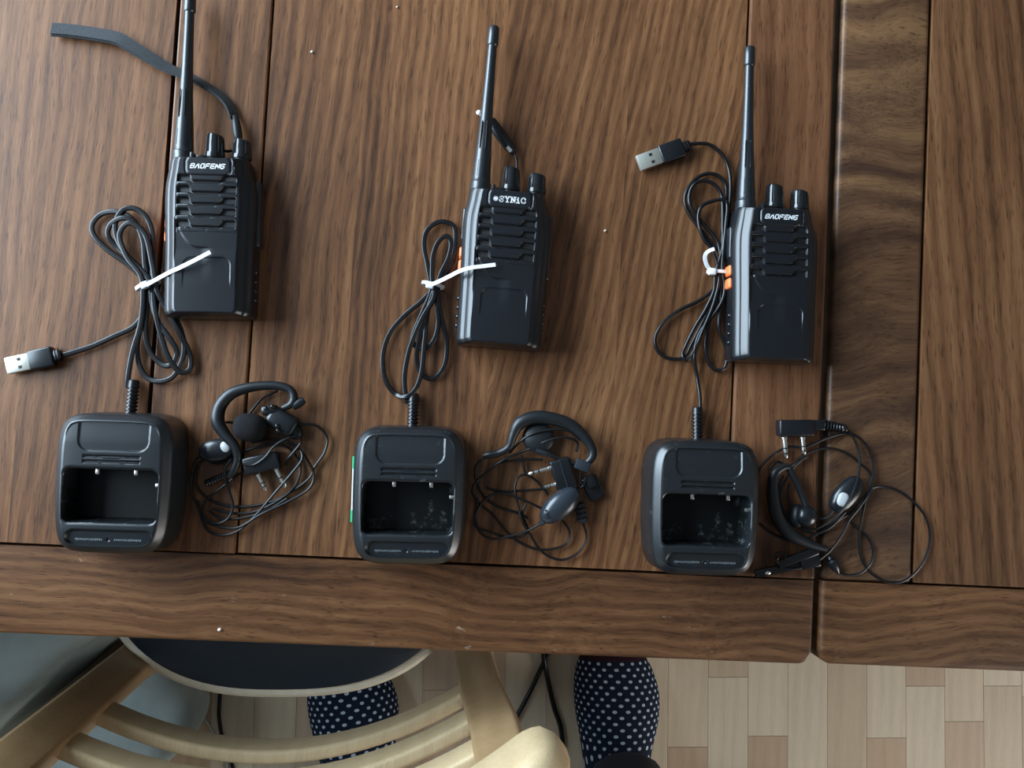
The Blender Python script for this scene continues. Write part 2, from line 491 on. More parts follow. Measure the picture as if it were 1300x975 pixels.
H90 = math.radians(90)
part('rail', rounded_rail(XL, XE, YF, YR - 0.0008, 0.011, 0.011, 0.0028), wood('wood_rail_front', H90 + 0.02, 1.3, 0.72, 0.009, 3.0, 10.0, wear=0.75, swirl=0.035), t1, auto=0.6)
board('stile', XS3 + 0.0009, XE, YR, YB, wood('wood_stile_right', 0.0, 2.2, 0.98, 0.013, 2.0, 11.0, dark=(0.050, 0.019, 0.009), mid=(0.138, 0.057, 0.025), light=(0.215, 0.096, 0.044)), t1, 0, 0.0022)
board('mullion', XS1 + 0.0014, XS2 - 0.0008, YR, YB, wood('wood_mullion', 0.02, 3.1, 1.0, 0.014, 2.0, 12.0), t1, 0, 0.0014)
cx = [XS2 + 0.0008, -0.092, 0.018, 0.117, XS3 - 0.0009]
angs = [0.07, 0.04, 0.17, 0.15]
for i in range(4):
    board('panel_board', cx[i], cx[i + 1], YR + 0.0013, YB, wood('wood_panel_board_%d' % i, angs[i], 4.0 + i * 1.7, [1.0, 1.03, 1.0, 0.98][i], [0.011, 0.008, 0.010, 0.008][i], 1.6, 16.0), t1, -0.0003, 0.0)
lx = [XS1 - 0.0014, -0.335, -0.44, -0.56, -0.70, -0.86, -1.08]
for i in range(6):
    board('panel_board', lx[i + 1], lx[i], YR + 0.0013, YB, wood('wood_side_board_%d' % i, [0.07, 0.02, 0.03, 0, 0.04, 0][i], 12.0 + i * 1.9, 1.04, 0.010, 2.0, 14.0, contrast=0.8), t1, -0.0003, 0.0)
board('stile', XL, -1.0814, YR, YB, wood('wood_stile_left', 0.0, 22.0), t1)
board('rail', XL, XE, YB + 0.001, YE, wood('wood_rail_far', H90, 23.0), t1)
part('panel_backing', boxr(XL + 0.03, XE - 0.03, YF + 0.03, YE - 0.03, T - TH - 0.012, T - TH + 0.0015), wood('wood_backing', 0, 24.0, 0.25), t1, smooth=False)
legw = wood('wood_leg', 0, 25.0)
for x, y in ((XL + 0.08, YF + 0.09), (XL + 0.08, YE - 0.09), (XE - 0.30, YF + 0.12), (XE - 0.30, YE - 0.12)):
    if x > -0.5: continue
    part('leg', boxr(x - 0.035, x + 0.035, y - 0.035, y + 0.035, 0.0, T - TH - 0.005, 0.004), legw, t1, smooth=False)
for ya in (YF + 0.075, YE - 0.097): part('apron', boxr(XL + 0.06, XE - 0.02, ya, ya + 0.022, T - 0.115, T - TH - 0.005), legw, t1, smooth=False)

QL = 0.2890; QS = 0.3629; QE = 1.02
t2 = thing('table_extension', 'brown wooden table extension with swirling grain stile beyond the dark gap', 'table', (0.66, 0.26, 0))
part('rail', rounded_rail(QL, QE, YF + 0.0005, YR - 0.0006, 0.011, 0.011, 0.0045), wood('wood_ext_rail', H90 - 0.03, 31.0, 0.68, 0.009, 3.0, 10.0, swirl=0.035, wear=0.25), t2, auto=0.6)
part('stile', boxr(QL, QS - 0.0008, YR, YB, T - TH, T, 0.0042, 4), wood('wood_swirl', 1.35, 33.5, 0.90, 0.034, 6.0, 1.7, swirl=0.13, contrast=1.45, dark=(0.054, 0.026, 0.015), mid=(0.110, 0.053, 0.026), light=(0.205, 0.106, 0.048)), t2, auto=0.6)
ex = [QS + 0.0009, 0.455, 0.56, 0.66, 0.77, 0.86, 0.95]
for i in range(6):
    board('panel_board', ex[i], ex[i + 1], YR + 0.0013, YB, wood('wood_ext_board_%d' % i, [-0.10, -0.04, 0, 0.05, 0, 0][i], 41.0 + i * 1.3, 0.96, 0.012, 2.2, 11.0, mid=(0.140, 0.061, 0.026), light=(0.235, 0.112, 0.051)), t2, -0.0003, 0.0)
board('stile', 0.9514, QE, YR, YB, wood('wood_ext_stile', 0, 48.0), t2)
board('rail', QL, QE, YB + 0.001, YE, wood('wood_ext_rail_far', H90, 49.0), t2)
part('panel_backing', boxr(QL + 0.03, QE - 0.03, YF + 0.03, YE - 0.03, T - TH - 0.012, T - TH + 0.0015), wood('wood_ext_backing', 0, 50.0, 0.25), t2, smooth=False)
for x, y in ((QE - 0.08, YF + 0.09), (QE - 0.08, YE - 0.09)):
    part('leg', boxr(x - 0.035, x + 0.035, y - 0.035, y + 0.035, 0.0, T - TH - 0.005, 0.004), legw, t2, smooth=False)
for ya in (YF + 0.075, YE - 0.097): part('apron', boxr(QL + 0.02, QE - 0.06, ya, ya + 0.022, T - 0.115, T - TH - 0.005), legw, t2, smooth=False)

# ------------------------------------------------------------------ ringed shell used by radio and charger
def resample(poly, n):
    L = [0.0]
    m = len(poly)
    for i in range(m): L.append(L[-1] + math.dist(poly[i], poly[(i + 1) % m]))
    out = []
    j = 0
    for k in range(n):
        s = L[-1] * k / n
        while L[j + 1] < s: j += 1
        t = (s - L[j]) / max(1e-12, L[j + 1] - L[j])
        a, b = poly[j], poly[(j + 1) % m]
        out.append((a[0] + (b[0] - a[0]) * t, a[1] + (b[1] - a[1]) * t))
    return out

def shell(outline, wall, center, rings, hfun, region, ky=1.0, half=None):
    """outline + wall [(inset, z)] then concentric rings of the top at height hfun(x, y); faces sorted by region(x, y)"""
    n = len(outline)
    nrm = []
    for i in range(n):
        a, b = outline[i - 1], outline[(i + 1) % n]
        d = math.hypot(b[0] - a[0], b[1] - a[1])
        nrm.append(((b[1] - a[1]) / d, -(b[0] - a[0]) / d))
    V = []; rows = 0
    for inset, z in wall:
        for (x, y), (nx, ny) in zip(outline, nrm):
            if half: V.append(Vector((x * (1 - inset / half[0]), half[1] + (y - half[1]) * (1 - inset * ky / half[1]), z)))
            else: V.append(Vector((x - nx * inset, y - ny * inset * ky, z)))
        rows += 1
    top = [(v.x, v.y) for v in V[-n:]]
    for k in range(1, rings):
        s = 1 - k / rings
        for x, y in top:
            px, py = center[0] + (x - center[0]) * s, center[1] + (y - center[1]) * s
            V.append(Vector((px, py, hfun(px, py))))
        rows += 1
    V.append(Vector((center[0], center[1], hfun(*center))))
    F = [tuple(range(n - 1, -1, -1))]
    for r in range(rows - 1):
        for i in range(n):
            a = r * n + i; b = r * n + (i + 1) % n
            F.append((a, b, b + n, a + n))
    c = len(V) - 1; r0 = (rows - 1) * n
    for i in range(n): F.append((r0 + i, r0 + (i + 1) % n, c))
    groups = {}
    nw = len(wall)
    for q, f in enumerate(F):
        if q == 0 or q <= (nw - 1) * n: g = region(None, None)
        else:
            x = sum(V[i].x for i in f) / len(f); y = sum(V[i].y for i in f) / len(f)
            g = region(x, y)
        groups.setdefault(g, []).append(f)
    out = {}
    for g, fs in groups.items():
        ids = sorted({i for f in fs for i in f}); mp = {i: k for k, i in enumerate(ids)}
        out[g] = ([V[i] for i in ids], [tuple(mp[i] for i in f) for f in fs])
    return out

# ------------------------------------------------------------------ lettering built from strokes
def stroke(P, w, z0, z1, shear=0.0):
    vfs = []
    for a, b in zip(P[:-1], P[1:]):
        d = Vector((b[0] - a[0], b[1] - a[1])); L = d.length
        if L < 1e-9: continue
        d /= L; nn = Vector((-d.y, d.x)) * w / 2; e = d * w * 0.42
        q = [Vector(a) - e + nn, Vector(a) - e - nn, Vector(b) + e - nn, Vector(b) + e + nn]
        vfs.append(extrude_poly([(v.x + v.y * shear, v.y) for v in q], z0, z1))
    return join(*vfs)

def lettering(glyphs, h, adv, w, x0, y0, z, shear, asp):
    vfs = []
    x = x0
    for g in glyphs:
        for P in g[0]:
            vfs.append(xf(stroke([(px * h * asp, py * h) for px, py in P], g[2] * w if len(g) > 2 else w, z, z + 0.00012, shear), (x, y0, 0)))
        x += (g[1] * h * asp) + adv
    return join(*vfs), x

BAO = [([[(0, 0), (.05, 1), (1, 1), (1, 0), (0, 0)], [(.1, .5), (.95, .5)]], 1, 0.9),
       ([[(0, 0), (.55, 1), (.75, 1), (1, 0)]], 1),
       ([[(.05, 0), (.95, 0), (1, 1), (.1, 1), (.05, 0)]], 1),
       ([[(0, 0), (.08, 1), (1, 1)], [(.05, .5), (.85, .5)]], 1),
       ([[(1, 1), (.08, 1), (0, 0), (.95, 0)], [(.05, .5), (.9, .5)]], 1),
       ([[(0, 0), (.05, 1), (.95, 0), (1, 1)]], 1),
       ([[(1, 1), (.08, 1), (0, 0), (.95, 0), (1, .5), (.55, .5)]], 1)]
def ring(cx, cy, r, n=14): return [(cx + r * math.cos(2 * math.pi * k / n), cy + r * math.sin(2 * math.pi * k / n)) for k in range(n + 1)]
SYN = [([ring(.45, .48, .42), [(.18, .40), (.72, .56)], [(.22, .60), (.55, .68)], [(.35, .28), (.68, .36)]], 1.0, 0.62),
       ([[(.78, .78), (.72, .95), (.4, 1), (.1, .9), (.06, .7), (.2, .56), (.65, .42), (.8, .25), (.7, .06), (.4, 0), (.12, .06), (.04, .24)]], .86),
       ([[(.15, 1), (.5, .5), (.5, 0)], [(.85, 1), (.5, .5)], [(.02, 1), (.3, 1)], [(.7, 1), (.98, 1)], [(.32, 0), (.68, 0)]], .98),
       ([[(.18, 0), (.18, 1), (.82, 0), (.82, 1)], [(.0, 1), (.25, 1)], [(.02, 0), (.34, 0)], [(.66, 1), (.98, 1)]], 1.02),
       ([[(.28, 0), (.28, .62)], [(.06, .62), (.28, .62)], [(.04, 0), (.52, 0)], [(.24, .92), (.30, .92)]], .62),
       ([[(.86, .72), (.8, .93), (.5, 1), (.18, .86), (.06, .5), (.18, .14), (.5, 0), (.78, .08), (.88, .26)]], .9)]

# ------------------------------------------------------------------ radios
RL = 0.119
def radio_outline():
    half = [(0.0, 0.0), (0.0275, 0.0), (0.0305, 0.0012), (0.0318, 0.0045), (0.0322, 0.02), (0.0326, 0.05), (0.0332, 0.070), (0.0336, 0.086), (0.0330, 0.096),
            (0.0305, 0.104), (0.0285, 0.1095), (0.0278, 0.114), (0.0268, 0.1175), (0.024, RL), (0.0, RL)]
    poly = crom(half, 0.001)
    poly = [(x, min(max(y, 0), RL)) for x, y in poly]
    left = half[:8] + [(0.0334, 0.097), (0.0322, 0.105), (0.0312, 0.111), (0.0306, 0.1155), (0.0296, 0.1182), (0.027, RL), (0.0, RL)]
    lp = [(x, min(max(y, 0), RL)) for x, y in crom(left, 0.001)]
    return resample(poly + [(-x, y) for x, y in reversed(lp[1:-1])], 380)

SLOT_Y = [0.1012, 0.0930, 0.0846, 0.0762, 0.0676]
def slot_depth(x, y):
    d = 0.0
    for i, yc in enumerate(SLOT_Y):
        if abs(y - yc) > 0.008: continue
        a = sstep(-0.0135, -0.0105, x) * (1 - sstep(0.0085, 0.0125, x))
        c = yc - 0.0027 * a
        hh = 0.0023 * (1 - a) + 0.00085 * a
        ex = sstep(-0.0217, -0.0211, x) * (1 - sstep(0.0207, 0.0213, x))
        e = 1 - sstep(hh - 0.0004, hh + 0.0004, abs(y - c))
        d = max(d, e * ex * (0.0024 * (1 - a) + 0.0019 * a))
    return d

def radio_h(x, y):
    z = 0.0330 - 0.0005 * (x / 0.024) ** 2
    # ribs swell between the slots
    if 0.062 < y < 0.104 and abs(x) < 0.0215:
        z += 0.00025
    z -= slot_depth(x, y)
    # badge plate: raised, bottom corners cut
    sd = rrect_sd(x, y, 0.0005, 0.1105, 0.0160, 0.0068, 0.0045)
    z += 0.0006 * (1 - sstep(-0.0007, 0.0003, sd)) - 0.0006 * math.exp(-((sd - 0.0006) / 0.0006) ** 2)
    z -= 0.0004 * (1 - sstep(0.0030, 0.0034, abs(y - 0.1098))) * (1 - sstep(0.0134, 0.0138, abs(x - 0.0005))) * 0
    # edge of the speaker panel sweeping down from the left and fading out
    yb = 0.0500 + 0.020 * max(0.0, (-x - 0.004) / 0.018) ** 2.4
    fade = 1 - sstep(-0.004, 0.006, x)
    if y < 0.100: z -= 0.0009 * fade * (1 - sstep(-0.0004, 0.0006, y - yb)) * sstep(0.020, 0.046, y)
    # rounded panel low on the front, its top corners showing
    sd = rrect_sd(x, y, 0.0012, 0.020, 0.0170, 0.0228, 0.006)
    z += 0.0007 * sstep(0.018, 0.036, y) * (sstep(-0.0005, 0.0005, sd)) * (1 - sstep(0.040, 0.050, y))
    # tear-shaped lamp
    z -= 0.0004 * math.exp(-((math.hypot(x - 0.0200, (y - 0.1095) * 0.8) - 0.0013) / 0.0005) ** 2)
    return z

def radio_region(x, y):
    if x is None: return 'body'
    if slot_depth(x, y) > 0.0013: return 'speaker_slots'
    if rrect_sd(x, y, 0.0005, 0.1105, 0.0160, 0.0068, 0.0045) < -0.0002: return 'badge'
    return 'body'
RWALL = [(0.003, 0.0), (0.0008, 0.0008), (0.0, 0.003), (0.0, 0.0212), (0.0003, 0.0226), (0.0011, 0.0243), (0.0026, 0.0262), (0.0041, 0.0275), (0.0046, 0.0277), (0.0051, 0.0279), (0.0058, 0.0286), (0.0073, 0.0303),
         (0.0087, 0.0315), (0.0096, 0.0321), (0.0104, 0.0325)]
radio_meshes = {}
for g, vf in shell(radio_outline(), RWALL, (0.0, 0.062), 92, radio_h, radio_region, 0.22, (0.0330, RL / 2)).items():
    radio_meshes[g] = mesh('radio_' + g, vf, {'body': M['plastic'], 'speaker_slots': M['slot'], 'badge': M['plastic']}[g], True)

def antenna_vf():
    return lathe((-0.0226, 0.112, 0.0175), (-0.0215, 0.248, 0.0150),
                 [(0, .0082), (.055, .0082), (.06, .0079), (.09, .0079), (.095, .0074), (.12, .0071), (.20, .0066), (.30, .0059), (.42, .0050), (.55, .0044), (.75, .0038), (.885, .0036), (.89, .0036)], 24)
def cap_vf():
    p0 = Vector((-0.0226, 0.112, 0.0175)); p1 = Vector((-0.0215, 0.248, 0.0150)); d = p1 - p0
    return lathe(p0 + d * 0.885, p1, [(0, .0036), (.06, .0043), (.12, .0045), (.5, .0044), (.93, .0043), (1, .0036)], 20)
def rib_vf():
    vfs = []
    for a in (75, 118, 25):
        aa = math.radians(a)
        for y0, y1, r in ((0.128, 0.142, 0.0069), (0.150, 0.172, 0.0060)):
            if a == 25 and y0 > 0.14: continue
            x = -0.0225 + r * math.cos(aa); z = 0.0170 + r * math.sin(aa)
            vfs.append(lathe((x, y0, z), (x + 0.0001 - 0.0009 * math.cos(aa), y1, z - 0.0009 * math.sin(aa)), [(0, .0002), (.05, .0005), (.95, .0005), (1, .0002)], 6))
    return join(*vfs)
def knob_vf(x, L, r):
    V, F = lathe((x, RL + 0.0012, 0.0165), (x, RL + 0.0012 + L, 0.0165), [(0, r * .96), (.05, r * 1.0), (.22, r * 1.0), (.26, r * .96), (.6, r * .93), (.88, r * .88), (.97, r * .80), (1, r * .66)], 48)
    W_ = []
    for i, v in enumerate(V):
        k = i % 48; ringi = i // 48
        d = Vector((v.x - x, 0, v.z - 0.0165))
        s = 1.0
        if 3 <= ringi <= 6 and k % 8 in (0,): s = 0.90
        slant = -0.0016 * (v.x - x) / r * max(0, ringi - 4) / 3.0
        W_.append(Vector((x + d.x * s, v.y + slant, 0.0165 + d.z * s)))
    return W_, F
radio_parts = {
    'antenna': mesh('antenna', antenna_vf(), M['rubber'], True, 0.6),
    'antenna_tip': mesh('antenna_tip', cap_vf(), M['rubber'], True, 0.6),
    'antenna_rib': mesh('antenna_rib', rib_vf(), M['gloss'], True, 0.8),
    'knob_a': mesh('volume_knob', knob_vf(0.0005, 0.0185, 0.0073), M['gloss'], True, 0.5),
    'knob_b': mesh('channel_knob', knob_vf(0.0205, 0.0150, 0.0074), M['gloss'], True, 0.5),
    'collar': mesh('collar', lathe((0, 0, 0), (0, 0.002, 0), [(0, .0062), (1, .0062)], 20), M['plastic'], True, 0.6),
    'bumper': mesh('knob_guard', join(box(-0.0125, RL + 0.0002, 0.026, 0.0030, 0.0045, 0.009, 0.001), box(-0.007, RL - 0.0004, 0.0235, 0.007, 0.003, 0.010, 0.001)), M['plastic'], True, 0.6),
    'side_cover': mesh('jack_cover', box(0.0325, 0.0795, 0.0095, 0.0050, 0.050, 0.0150, 0.0018, 3), M['rubber'], True, 0.6),
    'talk_bar': mesh('talk_bar', box(-0.0324, 0.0925, 0.0110, 0.0038, 0.0250, 0.0120, 0.0014, 3), M['rubber'], True, 0.6),
    'button': mesh('side_button', box(0, 0, 0, 0.0056, 0.0084, 0.0150, 0.0018, 3), M['orange'], True, 0.6),
    'stud': mesh('stud', ellipsoid((0, 0, 0), (0.0018, 0.0020, 0.0022), nu=12, nv=8), M['gloss'], True),
}
def make_radio(label, loc, rz, brand):
    r = thing('walkie_talkie', label, 'radio', loc, rz, 'two-way radios lying on the table')
    body = link('body', radio_meshes['body'], r)
    link('speaker_grille', radio_meshes['speaker_slots'], r)
    badge = link('badge', radio_meshes['badge'], r)
    if brand == 'bao':
        g, xe = lettering(BAO, 0.0031, 0.00105, 0.00070, -0.0124, 0.1085, 0.03355, 0.28, 0.83)
    else:
        g, xe = lettering(SYN, 0.0040, 0.0007, 0.00085, -0.0122, 0.1078, 0.03355, 0.0, 0.95)
    part('lettering', g, M['print'], badge, world=False, smooth=False, label='white brand lettering')
    a = link('antenna', radio_parts['antenna'], r)
    link('antenna_tip', radio_parts['antenna_tip'], a)
    link('antenna_rib', radio_parts['antenna_rib'], a)
    for nm, x in (('knob_a', 0.0005), ('knob_b', 0.0205)):
        k = link('knob', radio_parts[nm], r)
        c = link('collar', radio_parts['collar'], k); c.location = (x, RL - 0.0008, 0.0165)
    link('knob_guard', radio_parts['bumper'], r)
    link('jack_cover', radio_parts['side_cover'], r)
    link('talk_bar', radio_parts['talk_bar'], r)
    for y in (0.0705, 0.0605):
        b = link('side_button', radio_parts['button'], r, 'orange side button'); b.location = (-0.0320, y, 0.0115)
    for s in (-1, 1):
        for y in (0.0145, 0.0215, 0.0285, 0.0355):
            b = link('stud', radio_parts['stud'], r); b.location = (s * 0.0322, y, 0.0145)
    return r
make_radio('black two-way radio with a woven wrist strap running under its antenna', (-0.1925, 0.0660, T), math.radians(2.4), 'bao')
make_radio('black two-way radio with white serif lettering, lying between the other two radios', (0.0235, 0.0565, T), math.radians(-1.2), 'syn')
make_radio('black two-way radio without strap, its two orange side buttons in full view', (0.2345, 0.0570, T), math.radians(1.0), 'bao')

# ------------------------------------------------------------------ chargers
CH = 0.040
def charger_outline():
    out = []
    for k in range(720):
        t = 2 * math.pi * k / 720
        e = 2 / 5.2
        x = 0.0422 * math.copysign(abs(math.cos(t)) ** e, math.cos(t))
        y = 0.0512 * math.copysign(abs(math.sin(t)) ** e, math.sin(t))
        x *= 1.0 + 0.05 * (y / 0.0512) * 0 - 0.035 * sstep(0.0, 1.0, -y / 0.0512)
        out.append((x, y))
    return resample(out, 440)
def ch_zone(x, y):
    """local coordinates on the top: y shifted because the top sits nearer the near edge"""
    return x, y + 0.0015
def charger_h(x0, y0):
    x, y = ch_zone(x0, y0)
    z = CH - 0.0010 * (x / 0.038) ** 4 - 0.0012 * sstep(0.030, 0.048, abs(y))
    sd = rrect_sd(x, y, 0.0008, 0.0440, 0.0246, 0.0192, 0.0075)
    z -= 0.0011 * (1 - sstep(-0.0006, 0.0006, sd))
    for gy in (0.0207, 0.0172):
        sd = rrect_sd(x, y, 0.0, gy, 0.0198, 0.0007, 0.0003)
        z -= 0.0014 * (1 - sstep(-0.0003, 0.0005, sd))
    sd = rrect_sd(x, y, 0.0, -0.0071, 0.0338, 0.0197, 0.0062)
    z -= 0.0010 * (1 - sstep(-0.0012, 0.0012, sd))
    z -= 0.0255 * (1 - sstep(-0.0016, -0.0008, sd))
    sd = rrect_sd(x, y, 0.0010, -0.0450, 0.0300, 0.0135, 0.0055)
    z -= 0.0024 * (1 - sstep(-0.0010, 0.0009, sd))
    z -= 0.0009 * (1 - sstep(-0.0432, -0.0424, y)) * (1 if sd < 0 else 0)
    d = math.hypot(x + 0.0003, y + 0.0383)
    z -= 0.0012 * (1 - sstep(0.0007, 0.0012, d))
    return z
def charger_region(x, y):
    if x is None: return 'housing'
    x, y = ch_zone(x, y)
    if rrect_sd(x, y, 0.0, -0.0071, 0.0338, 0.0197, 0.0062) < -0.0012: return 'charging_well'
    if rrect_sd(x, y, 0.0010, -0.0450, 0.0300, 0.0135, 0.0055) < -0.0006: return 'label_strip'
    if rrect_sd(x, y, 0.0008, 0.0440, 0.0246, 0.0192, 0.0075) < -0.0005: return 'tab_panel'
    return 'housing'
CWALL = [(0.003, 0.0), (0.0005, 0.001), (0.0, 0.004), (0.0006, 0.014), (0.0012, 0.026), (0.0015, 0.0315), (0.0019, 0.0332), (0.0027, 0.0346), (0.0042, 0.0360), (0.0056, 0.0374), (0.0063, 0.0381), (0.0070, 0.0387), (0.0077, 0.0391), (0.0082, 0.0392)]
ch_vf = shell(charger_outline(), CWALL, (0.0, -0.004), 88, charger_h, charger_region, 0.85)
chm = {}
for dusty in (0, 1):
    for g, vf in ch_vf.items():
        mt = M['well_dusty' if dusty else 'well'] if g == 'charging_well' else M['charger_dusty' if dusty else 'charger']
        chm[g, dusty] = mesh('charger_' + g, vf, mt, True, 1.0)
contact_me = mesh('contact', box(0, 0, 0, 0.0026, 0.0040, 0.0022, 0.0004), M['steel'], True, 0.6)
def relief_vf():
    prof = [(0, .0048), (.04, .0048)]
    for k in range(8):
        t = 0.08 + k * 0.095
        prof += [(t, .0044), (t + .01, .0033), (t + .035, .0033), (t + .045, .0043)]
    prof += [(.86, .0042), (.97, .0040), (1, .0034)]
    V, F = lathe((0, 0.046, 0.0085), (0, 0.0755, 0.0050), prof, 20)
    return V, F
relief_me = mesh('strain_relief', relief_vf(), M['cable'], True, 0.5)
rt = random.Random(5)
def label_marks():
    vfs = []
    for x0, n in ((-0.0225, 15), (0.0045, 15)):
        for k in range(n):
            h = 0.0011 + 0.0005 * rt.random()
            xx, yy = x0 + k * 0.00128, -0.0382 + rt.uniform(-.0001, .0001)
            vfs.append(box(xx, yy, charger_h(xx, yy - 0.0015) + 0.0001, 0.0007 + 0.0003 * rt.random(), h, 0.0003))
    return join(*vfs)
marks_me = mesh('moulded_marks', xf(label_marks(), (0, -0.0015, 0)), M['grey_print'], False)

def make_charger(label, loc, rz, dusty):
    c = thing('charging_cradle', label, 'charger', loc, rz, 'radio charging cradles on the table')
    link('housing', chm['housing', dusty], c)
    link('tab_panel', chm['tab_panel', dusty], c)
    wl = link('charging_well', chm['charging_well', dusty], c)
    ls = link('label_strip', chm['label_strip', dusty], c)
    link('moulded_marks', marks_me, ls)
    for x in (-0.0105, 0.0165):
        k = link('contact', contact_me, wl, 'bright metal charging contact'); k.location = (x, 0.0083, CH - 0.0045)
    k = link('contact', contact_me, wl); k.location = (0.0318, -0.0005, CH - 0.0065); k.rotation_euler = (0, 0, math.pi / 2)
    link('strain_relief', relief_me, c)
    return c
CHP = [((-0.2475, -0.0585, T), math.radians(1.0)), ((-0.0365, -0.0570, T), math.radians(1.6)), ((0.1835, -0.0555, T), math.radians(1.0))]
c1 = make_charger('clean black charging cradle whose USB plug lies toward the strap radio', *CHP[0], 0)
c2 = make_charger('black charging cradle with a green and white sticker on its side', *CHP[1], 1)
c3 = make_charger('dusty black charging cradle with a white-scuffed well, beside the gap', *CHP[2], 1)
st = part('side_sticker', box(-0.0410, 0.004, 0.0205, 0.0012, 0.044, 0.020, 0.0003), M['sticker'], c2, world=False, smooth=False, label='white sticker with green ends')
for y in (0.023, -0.016):
    part('green_band', box(-0.0411, y, 0.0205, 0.0013, 0.009, 0.0203, 0.0003), M['green'], st, world=False, smooth=False)

def child_world(name, vf, mat, root, loc, rz, label=None, auto=0.7, parent=None):
    """mesh given in world coordinates under a turned root"""
    Mi = (Matrix.Translation(loc) @ Matrix.Rotation(rz, 4, 'Z')).inverted()
    return link(name, mesh(name, ([Mi @ Vector(p) for p in vf[0]], vf[1]), mat, True, auto), parent or root, label)

def relief_end(i):
    loc, rz = CHP[i]
    return Matrix.Translation(loc) @ Matrix.Rotation(rz, 4, 'Z') @ Vector((0, 0.0752, 0.0050))

def cable(i, seq, org, sc, prof, z=0.003):
    if i == 2: seq = [(min(q[0], (922 - org[0]) * sc) if q[1] > 110 * sc else q[0], *q[1:]) for q in seq]   # keep clear of the radio's flank
    P = pts(seq, org, sc, z, 1.6)
    e = relief_end(i)
    P[-1] = e
    P[-2] = P[-2].lerp(e, 0.4)
    child_world('cable', sweep(P, prof), M['cable'], (c1, c2, c3)[i], *CHP[i])
    return P

# first cradle: flat twin lead, plug thrown out to the side
O1, S1 = (0, 240), 3.481
seq1 = [(278, 735, 4), (400, 697, 3), (500, 652, 3), (590, 608, 3), (636, 540, 3), (645, 440, 3),
        (632, 395, 3), (565, 332, 3), (480, 272, 3), (420, 212, 3), (407, 160, 3), (445, 113, 3), (512, 100, 4), (580, 130, 5), (632, 210, 5), (655, 310, 4), (655, 430, 4),
        (630, 560, 4), (606, 690, 3), (615, 775, 3), (650, 833, 3), (705, 850, 4), (765, 828, 5), (805, 755, 6), (812, 680, 6), (785, 590, 6), (720, 500, 6), (668, 425, 6),
        (650, 380, 6), (590, 320, 6), (520, 260, 5), (478, 205, 6), (490, 155, 7), (545, 128, 8), (600, 155, 8), (632, 230, 8), (640, 330, 8), (655, 440, 8),
        (648, 540, 7), (642, 640, 6), (662, 715, 5), (705, 768, 5), (752, 778, 6), (782, 725, 7), (750, 660, 8), (700, 590, 8), (672, 500, 8), (664, 420, 9),
        (640, 375, 9), (570, 305, 8), (520, 225, 7), (510, 150, 7), (545, 92, 6), (600, 88, 6), (650, 130, 6), (674, 205, 6), (674, 310, 7), (676, 420, 8),
        (682, 520, 9), (712, 650, 8), (748, 750, 7), (795, 808, 6), (838, 795, 5), (838, 730, 5), (790, 630, 8), (730, 520, 9), (690, 435, 10),
        (672, 330, 9), (640, 200, 9), (570, 150, 9), (528, 205, 8), (560, 300, 9), (622, 385, 10),
        (632, 480, 10), (620, 600, 8), (585, 720, 7), (566, 830, 6), (566, 885, 5)]
cable(0, seq1, O1, S1, twin(0.0021, 0.00125))

# second cradle: looser bundle with two loops reaching under the radio's flank
O2, S2 = (460, 260), 3.48
seq2 = [(408, 165, 3), (400, 250, 3), (360, 315, 3), (318, 365, 4), (262, 425, 4), (180, 495, 3), (120, 570, 3), (93, 650, 3), (92, 730, 3), (112, 795, 3), (150, 838, 3), (192, 848, 8), (232, 818, 8), (260, 745, 7), (274, 620, 7), (286, 490, 7), (302, 370, 7),
        (290, 280, 6), (272, 185, 4), (282, 120, 3), (322, 82, 3), (370, 76, 3), (408, 105, 3), (408, 190, 5), (385, 270, 6), (340, 345, 8),
        (330, 440, 8), (335, 520, 7), (320, 590, 6), (285, 630, 5), (240, 628, 4), (222, 585, 5), (255, 500, 7), (305, 380, 9),
        (308, 300, 8), (312, 225, 6), (335, 165, 5), (372, 138, 5), (392, 170, 5), (380, 235, 6), (345, 310, 8), (330, 380, 9),
        (345, 480, 7), (372, 600, 4), (368, 690, 3), (340, 748, 3), (300, 768, 3), (262, 748, 3), (240, 690, 3), (248, 610, 5), (285, 480, 9), (318, 375, 10),
        (312, 420, 10), (265, 500, 9), (225, 590, 7), (202, 660, 6), (186, 760, 5), (192, 850, 5), (198, 880, 5)]
cable(1, seq2, O2, S2, twin(0.0019, 0.00115))

